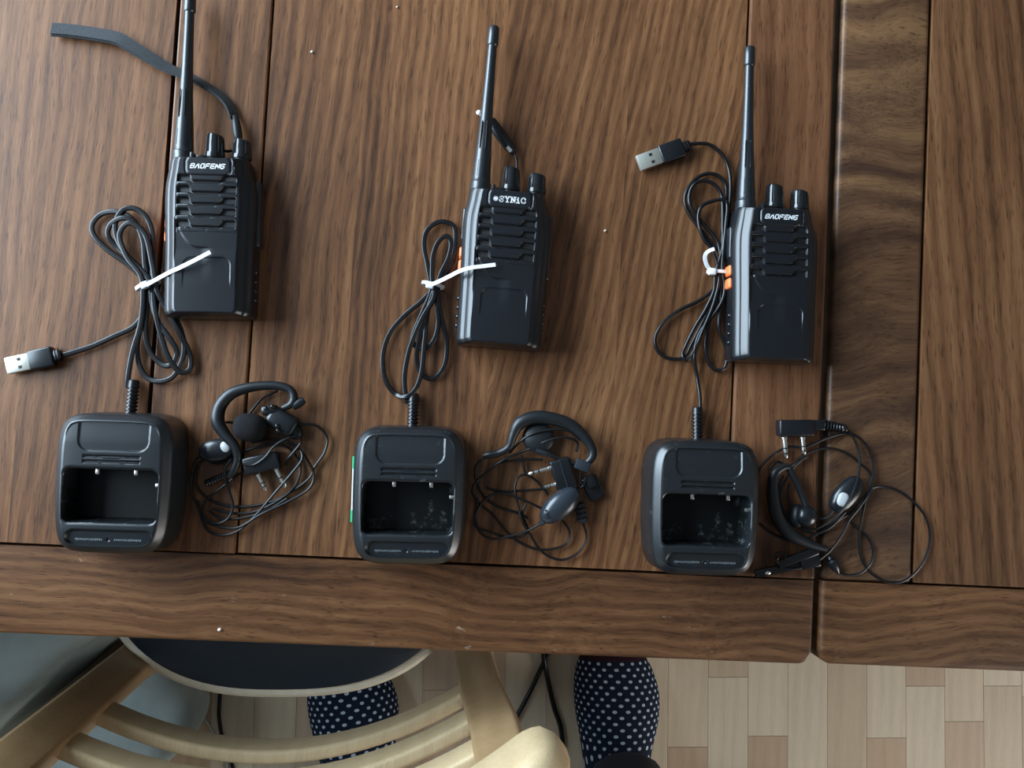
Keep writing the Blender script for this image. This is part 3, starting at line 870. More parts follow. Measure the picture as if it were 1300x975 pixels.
# third cradle: thin round lead
O3, S3 = (800, 160), 3.046
def a860(x, y): return ((860 + x / 6.96 - 800) * 3.046, (180 + y / 6.96 - 160) * 3.046)
def b820(x, y): return ((820 + x / 4.643 - 800) * 3.046, (320 + y / 4.643 - 160) * 3.046)
seq3 = [(232, 70, 4), (300, 70, 3), (350, 105, 3), (378, 155, 3), (388, 220, 3), (384, 300, 3), (372, 420, 3), (358, 520, 3), (345, 600, 4),
        (*b820(395, 225), 4), (*b820(310, 288), 3), (*b820(200, 342), 3), (*b820(110, 410), 3), (*b820(58, 490), 3), (*b820(58, 555), 3), (*b820(95, 608), 3), (*b820(155, 630), 3), (*b820(225, 620), 3), (*b820(270, 540), 4), (*b820(330, 420), 5), (*b820(390, 290), 5), (*b820(425, 150), 5),
        (350, 500, 5), (*a860(330, 930), 5), (*a860(190, 755), 4), (*a860(105, 640), 3), (*a860(66, 540), 3), (*a860(75, 450), 3), (*a860(130, 360), 3), (*a860(205, 300), 3), (*a860(295, 281), 3), (*a860(375, 312), 3), (*a860(425, 385), 3), (*a860(430, 490), 3), (*a860(405, 640), 4), (*a860(392, 900), 5), (*b820(430, 110), 6),
        (*b820(440, 230), 6), (*b820(400, 330), 6), (*b820(365, 440), 5), (*b820(350, 540), 4), (*b820(362, 630), 3), (*b820(395, 685), 3), (*b820(445, 697), 3), (*b820(488, 655), 3), (*b820(470, 560), 3), (*b820(430, 440), 5), (*b820(440, 300), 6), (*b820(440, 120), 7),
        (*a860(360, 900), 6), (*a860(240, 740), 5), (*a860(145, 620), 5), (*a860(105, 530), 5), (*a860(115, 430), 5), (*a860(170, 358), 6), (*a860(255, 348), 6), (*a860(335, 385), 6), (*a860(388, 470), 6), (*a860(400, 580), 6), (*a860(400, 760), 6), (*a860(400, 930), 7), (*b820(410, 130), 8),
        (*b820(400, 230), 7), (*b820(350, 340), 6), (*b820(290, 440), 5), (*b820(235, 550), 4), (*b820(215, 610), 5), (*b820(245, 635), 6), (*b820(285, 580), 6), (*b820(340, 450), 7), (*b820(400, 300), 8), (*b820(432, 140), 8),
        (*a860(310, 960), 7), (*a860(240, 870), 7), (*a860(195, 755), 7), (*a860(185, 650), 6), (*a860(215, 570), 6), (*a860(290, 530), 6), (*a860(390, 512), 7), (*a860(440, 560), 7), (*a860(425, 760), 7), (*b820(450, 90), 8), (*b820(465, 200), 8), (*b820(450, 285), 8), (*b820(400, 368), 7), (*b820(340, 440), 6), (*b820(300, 520), 6), (*b820(285, 620), 6), (*b820(300, 730), 4), (*b820(318, 850), 5), (*b820(320, 940), 5)]
cable(2, seq3, O3, S3, circ(0.0015, 9))

def usb_plug(root, loc, rz, tip, tail, label):
    """tip and tail: photo pixels at the plug's two ends"""
    a = W(*tip, 0.0045); b = W(*tail, 0.0045)
    d = b - a; L = d.length; ang = math.atan2(d.y, d.x)
    def place(vf): return xf(vf, (a.x, a.y, T), ang)
    m = 0.42 * L; n = 0.86 * L
    body = child_world('usb_plug', place(box((m + n) / 2, 0, 0.0046, n - m, 0.0150, 0.0080, 0.0014, 3)), M['plastic'], root, loc, rz, label)
    child_world('metal_shell', place(box(m / 2 + 0.0005, 0, 0.0046, m + 0.001, 0.0124, 0.0048, 0.0005)), M['usb'], root, loc, rz, 'bright tin shell of the plug', parent=body)
    for s in (-1, 1):
        child_world('latch_hole', place(box(m * 0.60, s * 0.0030, 0.00702, 0.0026, 0.0022, 0.0002)), M['slot'], root, loc, rz, parent=body)
    child_world('cable_boot', place(join(box((n + L) / 2, 0, 0.0046, L - n, 0.0070, 0.0058, 0.001), *[box(n + (L - n) * t, 0, 0.0046, 0.0012, 0.0080, 0.0064, 0.0004) for t in (0.3, 0.65)])), M['cable'], root, loc, rz, parent=body)
usb_plug(c1, *CHP[0], (9, 465), (79, 450), 'black USB plug')
usb_plug(c3, *CHP[2], (810, 208), (876, 184), 'black USB plug')

# ------------------------------------------------------------------ cable ties
def cable_tie(label, ringp, head, headang, tail, zc, rad=(0.0085, 0.0065)):
    t = thing('cable_tie', label, 'cable tie', W(head[0], head[1], 0.0), 0, 'white nylon cable ties round the cables')
    c = W(ringp[0], ringp[1], zc)
    # band: a loop standing round the bundle
    P = []
    for k in range(33):
        a = 2 * math.pi * k / 32
        P.append(c + Vector((math.cos(headang), math.sin(headang), 0)) * rad[0] * math.cos(a) + Vector((0, 0, rad[1] * math.sin(a))))
    ax = Vector((-math.sin(headang), math.cos(headang), 0))
    V = []; F = []
    for k, p in enumerate(P[:-1]):
        r = (p - c).normalized()
        for s, q in ((-1, 0), (1, 0), (1, 1), (-1, 1)): V.append(p + ax * 0.00125 * s + r * 0.0009 * q)
    for k in range(32):
        for j in range(4):
            a = k * 4 + j; b = k * 4 + (j + 1) % 4; n = (k + 1) % 32 * 4
            F.append((a, b, n + (j + 1) % 4, n + j))
    part('band', (V, F), M['white'], t)
    h = W(head[0], head[1], head[2] / 1000.0)
    part('head', box(h.x, h.y, h.z, 0.0062, 0.0054, 0.0048, 0.0012, 3, headang), M['white'], t)
    Q = [W(u, v, z) for u, v, z in crom([(a, b, q / 1000.0) for a, b, q in tail], 3.0)]
    part('tail', sweep(Q, [(-.0014, -.0005), (.0014, -.0005), (.0014, .0005), (-.0014, .0005)]), M['white'], t)
cable_tie('white cable tie with straight tail pointing across the strap radio', (188, 362), (184, 362, 13), math.radians(25), [(184, 363, 13.5), (200, 354, 21), (215, 346, 31), (232, 338, 37), (250, 329, 38.5), (267, 320, 39)], 0.0062, (0.0088, 0.0068))
cable_tie('white cable tie with bent tail resting on the serif-lettered radio', (550, 362), (546, 362, 13), math.radians(-10), [(546, 362, 13.5), (560, 356, 20), (574, 349, 28), (584, 344, 34.5), (597, 340, 36.5), (613, 338, 36.5), (629, 336, 36.5)], 0.0062, (0.0082, 0.0068))
cable_tie('white cable tie with short curled tail beside the orange buttons', (912, 346), (904, 345, 11), math.radians(0), [(903, 344, 11), (898, 338, 12), (895, 329, 13), (896, 322, 14), (901, 318, 15), (907, 316, 16)], 0.0055, (0.0085, 0.0058))

# ------------------------------------------------------------------ straps
ws = thing('wrist_strap', 'dark grey woven wrist strap passing under a radio antenna', 'strap', W(150, 55, 0))
sp = [(66, 39, 4), (92, 41, 4), (126, 46, 4.5), (150, 51, 5), (171, 63, 5), (192, 76, 5), (213, 88, 5), (239, 99, 5), (260, 110, 5), (281, 124, 5), (292, 137, 5.5), (298, 152, 6)]
P = pts(sp, z=0.005, step=2.0)
nP = len(P)
roll = [math.radians(14 + 46 * sstep(0.25, 0.8, i / nP)) for i in range(nP)]
flat = [(-.0047, -.0006), (.0047, -.0006), (.0047, .0006), (-.0047, .0006)]
two = [p + Vector((0.0002, 0.0012, 0.0014)) for p in P]
part('webbing', join(sweep(P, flat, roll=roll), sweep(two, flat, roll=[a * 0.9 for a in roll])), M['webbing'], ws)
a, b = W(298, 147, 0.007), W(303, 178, 0.008)
part('strap_joint', lathe(a, b, [(0, .0022), (.05, .0030), (.6, .0036), (.9, .0034), (1, .0024)], 16), M['hook'], ws)
part('loop_cord', sweep(pts([(303, 176, 8), (303, 184, 9), (298, 190, 9), (288, 192, 8), (280, 190, 7), (273, 192, 7)], step=1.5), circ(0.0011)), M['cord'], ws)

hs = thing('strap_toggle', 'short black strap toggle on thin cord above the knobs of the serif-lettered radio', 'strap', W(635, 175, 0))
a, b = W(653, 195, 0.005), W(622, 153, 0.005)
part('toggle', lathe(a, b, [(0, .0020), (.04, .0028), (.12, .0030), (.2, .0040), (.6, .0046), (.95, .0044), (1, .0036)], 16), M['hook'], hs)
part('metal_ferrule', lathe(W(649, 192, 0.0065), W(644, 186, 0.0075), [(0, .0016), (1, .0016)], 12), M['grey_wire'], hs)
part('loop_cord', sweep(pts([(652, 194, 5), (655, 200, 5), (656, 210, 5), (655, 222, 6), (653, 234, 8), (649, 240, 9)], step=1.5), circ(0.0011)), M['cord'], hs)
part('loop_cord', sweep(pts([(623, 154, 5), (617, 150, 4), (610, 145, 3.5)], step=1.5), circ(0.0014)), M['grey_wire'], hs)
part('white_tip', ellipsoid(W(608, 143, 0.0035), (0.0022, 0.0020, 0.0020)), M['white'], hs)

# ------------------------------------------------------------------ earpieces
def px(c, o, s): return (o[0] + c[0] / s, o[1] + c[1] / s)
def cords(root, lists, o, s, r=0.00100):
    vfs = [sweep(pts(q, o, s, 0.002, 1.8), circ(r, 8)) for q in lists]
    part('cord', join(*vfs), M['cord'], root)
def pins(root, plug, lst, o, s):
    for (x0, y0), (x1, y1), r in lst:
        a = W(*px((x0, y0), o, s), 0.006); b = W(*px((x1, y1), o, s), 0.006)
        pn = part('pin', lathe(a, b, [(0, r * 1.25), (.10, r * 1.25), (.11, r), (.50, r), (.51, r * .9), (.56, r * .9), (.57, r), (.74, r), (.75, r * .9), (.80, r * .9), (.81, r), (.93, r * .98), (1, r * .5)], 14), M['steel'], plug, label='bright metal jack pin')
        d = b - a
        for t in (0.51, 0.75): part('pin_band', lathe(a + d * t, a + d * (t + 0.055), [(0, r * .98), (1, r * .98)], 14), M['slot'], pn)
def hook(root, seq, rad, o, s):
    Q = [(o[0] + x / s, o[1] + y / s, z / 1000.0, r / 1000.0) for (x, y, z), r in zip(seq, rad)]
    R = crom(Q, 1.6)
    part('ear_hook', sweep([W(u, v, h) for u, v, h, r in R], circ(1.0, 14), scale=[r for *_, r in R]), M['hook'], root)

# --- beside the first cradle
oA, sA = (230, 470), 4.24
e = thing('earpiece_headset', 'coiled earpiece with foam covered bud beside the clean cradle', 'earpiece', W(325, 590, 0), 0, 'earpiece headsets on the table')
hook(e, [(262, 575, 6), (285, 535, 8), (304, 470, 10), (285, 405, 11), (235, 345, 11), (198, 275, 11), (210, 195, 11), (265, 130, 11), (345, 98, 11), (430, 84, 11), (520, 84, 11), (585, 104, 11), (606, 145, 11), (592, 182, 11), (545, 205, 11)],
     [2.2, 3.0, 3.1, 3.6, 4.4, 5.1, 4.9, 4.5, 4.0, 3.6, 3.2, 3.0, 3.2, 3.0, 2.2], oA, sA)
part('hinge', lathe(W(*px((600, 195), oA, sA), .010), W(*px((662, 160), oA, sA), .010), [(0, .0030), (.3, .0036), (.7, .0036), (1, .0026)], 14), M['hook'], e)
c = W(*px((545, 275), oA, sA), .008)
sb = part('speaker_body', join(box(c.x, c.y, c.z, 0.024, 0.016, 0.013, 0.004, 3, math.radians(-28)), ellipsoid(W(*px((605, 330), oA, sA), .006), (0.0075, 0.006, 0.005), math.radians(-20)), box(W(*px((480, 215), oA, sA), .01).x, W(*px((480, 215), oA, sA), .01).y, W(0, 0, .0105).z, 0.012, 0.007, 0.009, 0.002, 2, 0.2)), M['plastic'], e)
c = W(*px((370, 308), oA, sA), .0125)
part('foam_cover', ellipsoid(c, (0.0122, 0.0105, 0.0115), math.radians(-5), 2.5, 32, 20), M['foam'], sb)
for q in ((455, 205), (490, 195), (515, 300), (520, 325)):
    part('screw', ellipsoid(W(*px(q, oA, sA), .0155), (0.0016, 0.0016, 0.0014), nu=12, nv=8), M['gloss'], sb)
c = W(*px((198, 430), oA, sA), .006)
pd = part('microphone_pod', ellipsoid(c, (0.0145, 0.0088, 0.0062), math.radians(12), 2.2), M['pod_dark'], e)
c = W(*px((236, 413), oA, sA), .0108)
part('talk_button', ellipsoid(c, (0.0038, 0.0042, 0.0020), math.radians(25)), M['silver'], pd, label='silver talk button')
c = W(*px((435, 500), oA, sA), .006)
pl = part('plug', box(c.x, c.y, c.z, 0.0265, 0.0130, 0.0110, 0.0014, 3, math.radians(16)), M['plastic'], e)
pins(e, pl, [((412, 560), (457, 648), 0.0017), ((505, 520), (562, 630), 0.0019)], oA, sA)
part('strain_relief', lathe(W(*px((300, 540), oA, sA), .005), W(*px((130, 610), oA, sA), .005), [(k / 24, .0030 if k % 2 else .0022) for k in range(25)], 12), M['cable'], e)
cords(e, [
    [(575, 318, 7), (610, 300, 8), (665, 290, 6), (735, 302, 4), (785, 360, 3), (772, 440, 3), (718, 520, 3), (690, 580, 3), (600, 650, 2), (480, 710, 2), (330, 735, 2), (190, 715, 2), (110, 660, 2), (75, 590, 2), (95, 510, 2), (130, 470, 3)],
    [(335, 508, 13), (390, 510, 13), (450, 470, 13), (500, 410, 12), (560, 372, 11), (620, 356, 10), (645, 385, 9), (610, 435, 7), (572, 480, 5), (562, 510, 4)],
    [(268, 478, 12), (240, 530, 8), (238, 595, 6), (262, 660, 6), (278, 730, 6), (255, 795, 6), (195, 825, 6), (135, 800, 6), (118, 750, 6), (145, 690, 5), (215, 635, 4), (290, 575, 4), (340, 540, 4)],
    [(90, 700, 3), (110, 800, 3), (150, 868, 3), (225, 888, 3), (310, 862, 4), (400, 782, 6), (500, 665, 9), (590, 560, 9), (650, 478, 8), (635, 420, 6), (580, 390, 6), (480, 375, 6), (380, 390, 6)],
    [(60, 545, 3), (52, 640, 3), (85, 730, 3), (130, 810, 4), (210, 843, 4), (310, 845, 5), (430, 775, 6), (565, 712, 5), (680, 645, 4), (714, 575, 4), (692, 505, 4), (640, 430, 5), (570, 388, 6)],
    [(60, 545, 3), (95, 470, 4), (200, 500, 4), (330, 440, 3), (470, 400, 3), (580, 420, 3), (640, 510, 3), (620, 610, 3), (540, 690, 3), (400, 760, 3), (280, 770, 3), (170, 745, 3)],
    [(150, 755, 4), (220, 800, 4), (330, 795, 4), (460, 755, 4), (570, 690, 4)],
    [(240, 280, 4), (330, 275, 3), (385, 210, 3), (440, 150, 3), (520, 110, 5)]], oA, sA)

# --- beside the second cradle
oB, sB = (590, 500), 4.237
e = thing('earpiece_headset', 'coiled earpiece with smooth blue-grey microphone pod beside the stickered cradle', 'earpiece', W(680, 615, 0), 0, 'earpiece headsets on the table')
hook(e, [(98, 338, 5), (130, 330, 5.5), (185, 318, 6), (238, 285, 8), (262, 220, 9), (295, 160, 10), (370, 128, 10), (460, 132, 10), (560, 162, 10), (635, 220, 10), (682, 290, 10), (685, 340, 10), (645, 382, 9)],
     [1.6, 2.8, 2.8, 3.0, 3.6, 4.8, 5.2, 5.1, 4.7, 4.1, 3.4, 3.2, 2.6], oB, sB)
c = W(*px((632, 385), oB, sB), .0095)
sb = part('hinge', box(c.x, c.y, c.z, 0.0115, 0.0080, 0.0085, 0.0010, 2, math.radians(-18)), M['pod'], e)
part('arm', sweep(pts([(385, 305, 8), (430, 318, 9), (485, 338, 9), (600, 378, 9)], oB, sB), circ(1.0, 10), scale=[0.0024 - 0.0012 * sstep(0.25, 0.55, k / 30) for k in range(len(pts([(385, 305, 8), (430, 318, 9), (485, 338, 9), (600, 378, 9)], oB, sB)))]), M['hook'], e)
part('speaker_bud', lathe(W(*px((395, 235), oB, sB), .001), W(*px((395, 235), oB, sB), .0095), [(0, .010), (.2, .0122), (.7, .0122), (1, .0090)], 28), M['hook'], e)
c = W(*px((528, 432), oB, sB), .006)
pl = part('plug', join(box(c.x, c.y, c.z, 0.0155, 0.0245, 0.0105, 0.0014, 3, math.radians(20))), M['plastic'], e)
c = W(*px((532, 430), oB, sB), .0115)
part('seam_line', box(c.x, c.y, c.z, 0.0008, 0.0225, 0.0006, 0, 1, math.radians(20)), M['pod'], pl)
pins(e, pl, [((462, 397), (343, 432), 0.0016), ((492, 485), (428, 502), 0.0016)], oB, sB)
c = W(*px((512, 600), oB, sB), .0125)
ang = math.atan2(170 / sB, 185 / sB)
pd = part('microphone_pod', ellipsoid(c, (0.0182, 0.0098, 0.0080), math.radians(46) - 0.05, 2.1, 32, 18), M['pod'], e)
part('pod_neck', lathe(W(*px((428, 680), oB, sB), .010), W(*px((405, 705), oB, sB), .008), [(0, .0030), (.6, .0022), (1, .0012)], 12), M['pod'], pd)
for q in ((436, 628), (440, 648), (450, 638), (447, 660), (462, 650)):
    part('sound_hole', ellipsoid(W(*px(q, oB, sB), .0182), (0.0008, 0.0008, 0.0016), nu=8, nv=6), M['slot'], pd)
a = W(*px((690, 505), oB, sB), .004)
cl = part('clip', join(box(a.x, a.y, a.z, 0.0125, 0.0190, 0.0035, 0.0014, 3, math.radians(28)), box(a.x - 0.0025, a.y + 0.005, a.z + 0.003, 0.008, 0.010, 0.005, 0.0012, 2, math.radians(28))), M['plastic'], e)
part('clip_ring', sweep([W(*px((636 + 16 * math.cos(t), 450 + 38 * math.sin(t)), oB, sB), .010) for t in [2 * math.pi * k / 20 for k in range(21)]], circ(0.0006, 6)), M['gloss'], cl)
part('strain_relief', lathe(W(*px((612, 585), oB, sB), .006), W(*px((636, 690), oB, sB), .004), [(k / 16, .0044 if k % 4 in (1, 2) else .0028) for k in range(17)], 14), M['pod'], e)
cords(e, [
    [(634, 685, 4), (655, 760, 3), (640, 820, 3), (592, 868, 3), (520, 893, 3), (440, 868, 4), (388, 815, 5), (350, 750, 6), (312, 690, 7), (287, 600, 6), (270, 505, 5), (290, 447, 4), (340, 437, 4), (400, 482, 4), (450, 545, 4)],
    [(112, 340, 5), (64, 388, 4), (60, 460, 3), (100, 548, 3), (180, 608, 3), (290, 642, 3), (340, 670, 3)],
    [(410, 695, 9), (340, 735, 7), (240, 765, 5), (145, 780, 3), (82, 742, 3), (60, 662, 3), (88, 592, 4), (140, 545, 5), (200, 535, 5), (290, 560, 7), (360, 590, 8), (420, 620, 8)],
    [(525, 680, 4), (562, 735, 3), (556, 795, 3), (500, 828, 3), (400, 838, 3), (300, 802, 3), (230, 745, 4), (150, 650, 4), (75, 585, 3), (42, 530, 3), (60, 480, 3), (105, 435, 3), (200, 360, 6), (320, 308, 6), (450, 250, 10), (540, 235, 10), (605, 260, 8), (600, 310, 6)],
    [(240, 320, 5), (300, 255, 7), (370, 212, 10), (470, 192, 11), (560, 200, 11), (620, 250, 9)],
    [(70, 560, 3), (55, 700, 3), (140, 745, 3), (260, 775, 3), (340, 740, 4), (310, 650, 4), (330, 590, 4)],
    [(110, 505, 3), (200, 525, 3), (310, 520, 3), (420, 512, 3)],
    [(190, 370, 4), (300, 352, 4), (420, 355, 4)],
    [(305, 330, 3), (318, 400, 3), (330, 440, 3)],
    [(655, 445, 8), (640, 490, 7), (600, 515, 6), (540, 540, 5)]], oB, sB)

# --- beside the third cradle
oC, sC = (950, 510), 4.064
e = thing('earpiece_headset', 'loosely coiled earpiece lying across the gap between table leaves', 'earpiece', W(1040, 640, 0), 0, 'earpiece headsets on the table')
hook(e, [(215, 335, 9), (175, 340, 9), (135, 375, 9), (125, 450, 9), (135, 545, 9), (165, 625, 9), (225, 690, 9), (320, 735, 8), (405, 762, 7)],
     [2.2, 3.0, 3.6, 4.4, 5.0, 5.2, 4.8, 3.6, 2.4], oC, sC)
part('arm', sweep(pts([(205, 335, 8), (240, 400, 9), (275, 480, 9), (300, 545, 10)], oC, sC), circ(0.0026, 10)), M['hook'], e)
bud = part('speaker_bud', ellipsoid(W(*px((295, 590), oC, sC), .0085), (0.0088, 0.0088, 0.0080)), M['pod_dark'], e)
c = W(*px((250, 590), oC, sC), .006)
part('bud_collar', ellipsoid(c, (0.006, 0.0095, 0.006)), M['hook'], bud)
c = W(*px((240, 135), oC, sC), .006)
pl = part('plug', box(c.x, c.y, c.z, 0.0275, 0.0128, 0.0108, 0.0014, 3, math.radians(3.5)), M['plastic'], e)
pins(e, pl, [((185, 182), (195, 292), 0.0019), ((280, 182), (288, 272), 0.0018)], oC, sC)
c = W(*px((355, 122), oC, sC), .006)
part('plug_neck', box(c.x, c.y, c.z, 0.011, 0.0085, 0.0080, 0.0016, 3, math.radians(3)), M['plastic'], pl)
part('strain_relief', lathe(W(*px((378, 118), oC, sC), .006), W(*px((505, 140), oC, sC), .005), [(k / 24, .0045 - .0012 * k / 24 if k % 3 else .0028) for k in range(25)], 14), M['cable'], e)
c = W(*px((505, 478), oC, sC), .007)
pd = part('microphone_pod', ellipsoid(c, (0.0172, 0.0092, 0.0065), math.radians(52), 2.2), M['pod_dark'], e)
c = W(*px((488, 505), oC, sC), .0128)
part('talk_button', ellipsoid(c, (0.0043, 0.0056, 0.0020), math.radians(-18), 2.6), M['silver'], pd, label='silver talk button')
a = W(*px((210, 840), oC, sC), .005)
ca = math.radians(14)
cl = part('clip', join(box(a.x - 0.004, a.y - 0.0035, a.z - 0.0015, 0.046, 0.0062, 0.004, 0.0012, 2, ca - 0.02), box(a.x + 0.006, a.y + 0.006, a.z + 0.0015, 0.034, 0.0070, 0.005, 0.0014, 2, ca + 0.16), box(a.x + 0.016, a.y + 0.004, a.z, 0.016, 0.012, 0.006, 0.0015, 2, ca)), M['gloss'], e)
part('clip_tip', ellipsoid(W(*px((100, 882), oC, sC), .006), (0.0026, 0.0018, 0.0018), ca), M['steel'], cl)
part('clip_ring', sweep([W(*px((166 + 28 * math.cos(t), 800 + 24 * math.sin(t)), oC, sC), .0105) for t in [2 * math.pi * k / 24 for k in range(25)]], circ(0.0007, 6)), M['gloss'], cl)
part('bullet_joint', lathe(W(*px((415, 795), oC, sC), .005), W(*px((466, 886), oC, sC), .003), [(0, .0014), (.12, .0026), (.2, .0018), (.28, .0036), (.45, .0042), (.75, .0030), (1, .0010)], 16), M['pod_dark'], e)
cords(e, [
    [(500, 138, 5), (540, 182, 5), (572, 270, 6), (570, 370, 10), (540, 470, 14), (480, 565, 14), (405, 628, 9), (330, 660, 6), (250, 642, 5), (190, 582, 5), (165, 500, 5), (185, 420, 4), (240, 330, 4), (300, 285, 4)],
    [(40, 400, 3), (65, 335, 3), (130, 272, 3), (205, 235, 4), (300, 232, 4), (400, 190, 4), (490, 165, 3), (560, 178, 3), (612, 230, 3), (640, 300, 3), (642, 385, 4), (612, 480, 5), (585, 600, 3), (570, 700, 2), (580, 800, 2), (622, 872, 2), (700, 925, 2), (780, 932, 2), (852, 890, 2), (910, 810, 2), (936, 705, 2), (920, 610, 2), (870, 535, 2), (790, 468, 2), (700, 438, 2), (635, 448, 3), (590, 500, 4), (540, 570, 4)],
    [(110, 350, 4), (150, 310, 4), (220, 330, 4), (290, 272, 3), (400, 240, 3), (500, 262, 3), (585, 325, 3), (630, 372, 3), (625, 450, 3), (590, 530, 3), (500, 590, 4), (420, 640, 4), (340, 690, 3), (240, 720, 2), (140, 690, 2), (60, 630, 2)],
    [(520, 610, 3), (570, 660, 2), (612, 695, 2), (642, 760, 2), (632, 830, 2), (585, 880, 2), (520, 895, 2), (464, 884, 3)],
    [(150, 800, 9), (155, 845, 7), (225, 864, 7), (320, 842, 6), (410, 780, 6), (480, 690, 5), (520, 612, 5), (565, 555, 6), (612, 490, 6), (640, 440, 5)],
    [(180, 380, 4), (160, 450, 4), (175, 540, 5), (230, 620, 5), (330, 680, 4), (420, 650, 6), (500, 570, 6)],
    [(210, 420, 4), (205, 500, 4), (250, 580, 5)],
    [(360, 605, 5), (400, 600, 7), (440, 560, 10)]], oC, sC)

# ------------------------------------------------------------------ chair
ch = thing('dining_chair', 'beech chair with curved slats and dark vinyl seat pushed under the table', 'chair', (-0.19, -0.16, 0))
SZ = 0.452
SC = Vector((-0.187, -0.108)); SA = math.radians(2.5)
def seat_out(a, b, e=2.6, n=96):
    out = []
    for k in range(n):
        t = 2 * math.pi * k / n; q = 2 / e
        x = a * math.copysign(abs(math.cos(t)) ** q, math.cos(t)); y = b * math.copysign(abs(math.sin(t)) ** q, math.sin(t))
        out.append((SC.x + x * math.cos(SA) - y * math.sin(SA), SC.y + x * math.sin(SA) + y * math.cos(SA)))
    return out
def stack(rings):
    n = len(rings[0][0]); V = []; F = []
    for poly, z in rings: V += [Vector((x, y, z)) for x, y in poly]
    for r in range(len(rings) - 1):
        for i in range(n):
            a = r * n + i; b = r * n + (i + 1) % n
            F.append((a, b, b + n, a + n))
    F.append(tuple(range(n - 1, -1, -1))); F.append(tuple((len(rings) - 1) * n + i for i in range(n)))
    return V, F
part('seat_rim', stack([(seat_out(.200, .193), SZ - .030), (seat_out(.209, .202), SZ - .026), (seat_out(.210, .203), SZ - .008), (seat_out(.206, .199), SZ - .003), (seat_out(.199, .192), SZ - .0025)]), M['piping'], ch)
part('seat_cushion', stack([(seat_out(.2005, .1935), SZ - .004), (seat_out(.199, .192), SZ + .002), (seat_out(.190, .183), SZ + .008), (seat_out(.165, .158), SZ + .013), (seat_out(.10, .095), SZ + .016), (seat_out(.02, .02), SZ + .017)]), M['vinyl'], ch)
def post(P, w, d, yaw):
    prof = []
    for sx, sy in ((-1, -1), (1, -1), (1, 1), (-1, 1)):
        for a in range(4):
            t = math.radians(a * 30 + {(-1, -1): 180, (1, -1): 270, (1, 1): 0, (-1, 1): 90}[(sx, sy)])
            r = 0.0045
            prof.append((sx * (w / 2 - r) + r * math.cos(t), sy * (d / 2 - r) + r * math.sin(t)))
    V, F = [], []
    m = len(prof)
    cy, sy_ = math.cos(yaw), math.sin(yaw)
    for p in P:
        for a, b in prof: V.append(Vector((p[0] + a * cy - b * sy_, p[1] + a * sy_ + b * cy, p[2])))
    for i in range(len(P) - 1):
        for j in range(m):
            a = i * m + j; b = i * m + (j + 1) % m
            F.append((a, b, b + m, a + m))
    F.append(tuple(range(m - 1, -1, -1))); F.append(tuple((len(P) - 1) * m + j for j in range(m)))
    return V, F
RP = [(0.035, -0.300, 0.0), (0.030, -0.280, 0.22), (0.028, -0.264, 0.43), (0.033, -0.257, 0.58), (0.042, -0.252, 0.70), (0.047, -0.254, 0.80)]
LP = [(-0.362, -0.318, 0.0), (-0.352, -0.298, 0.22), (-0.344, -0.284, 0.43), (-0.341, -0.288, 0.58), (-0.343, -0.294, 0.70), (-0.347, -0.298, 0.80)]
part('back_post', post(crom([tuple(p) for p in RP], 0.02) if False else RP, 0.040, 0.028, math.radians(22)), M['beech'], ch)
part('back_post', post(LP, 0.040, 0.028, math.radians(-26)), M['beech'], ch)
for x, y in ((0.0, 0.05), (-0.375, 0.035)):
    part('leg', post([(x, y + 0.01, 0.0), (x, y, SZ - 0.03)], 0.032, 0.032, 0.1), M['beech'], ch)
def arc_bar(A, B, sag, z, h, d, n=24, over=0.0, rnd=0.004):
    """curved bar from A to B bowing away from the table by sag"""
    P = []
    for k in range(n + 1):
        t = -over + (1 + 2 * over) * k / n
        p = A.lerp(B, t)
        nrm = Vector((B.y - A.y, -(B.x - A.x), 0)).normalized()
        P.append(Vector((p.x, p.y, z)) + nrm * sag * (1 - (2 * t - 1) ** 2))
    r = rnd; prof = []
    for sx, sy, a0 in ((1, 1, 0), (-1, 1, 90), (-1, -1, 180), (1, -1, 270)):
        for a in range(5):
            t = math.radians(a0 + a * 22.5)
            prof.append((sx * (d / 2 - r) + r * math.cos(t), sy * (h / 2 - r) + r * math.sin(t)))
    return P, prof
for z, xo in ((0.555, 0.0), (0.632, 0.004), (0.706, 0.009)):
    P, prof = arc_bar(Vector((-0.338 - xo, -0.290, 0)), Vector((0.028 + xo, -0.258, 0)), 0.052, z, 0.036, 0.013)
    part('slat', sweep(P, prof), M['beech_pale'], ch)
P, prof = arc_bar(Vector((-0.356, -0.288, 0)), Vector((0.044, -0.254, 0)), 0.062, 0.800, 0.070, 0.036, 90, 0.10, 0.013)
nP = len(P)
part('top_rail', sweep(P, prof, scale=[0.42 + 0.58 * math.sqrt(1 - (1 - min(1.0, min(k, nP - 1 - k) / 4.0)) ** 2) for k in range(nP)]), M['beech_pale'], ch)
for y in (0.0,):
    part('stretcher', join(sweep([Vector((-0.37, 0.04, 0.2)), Vector((-0.358, -0.296, 0.22))], circ(0.011, 10)), sweep([Vector((0.0, 0.055, 0.2)), Vector((0.03, -0.28, 0.22))], circ(0.011, 10))), M['beech'], ch)

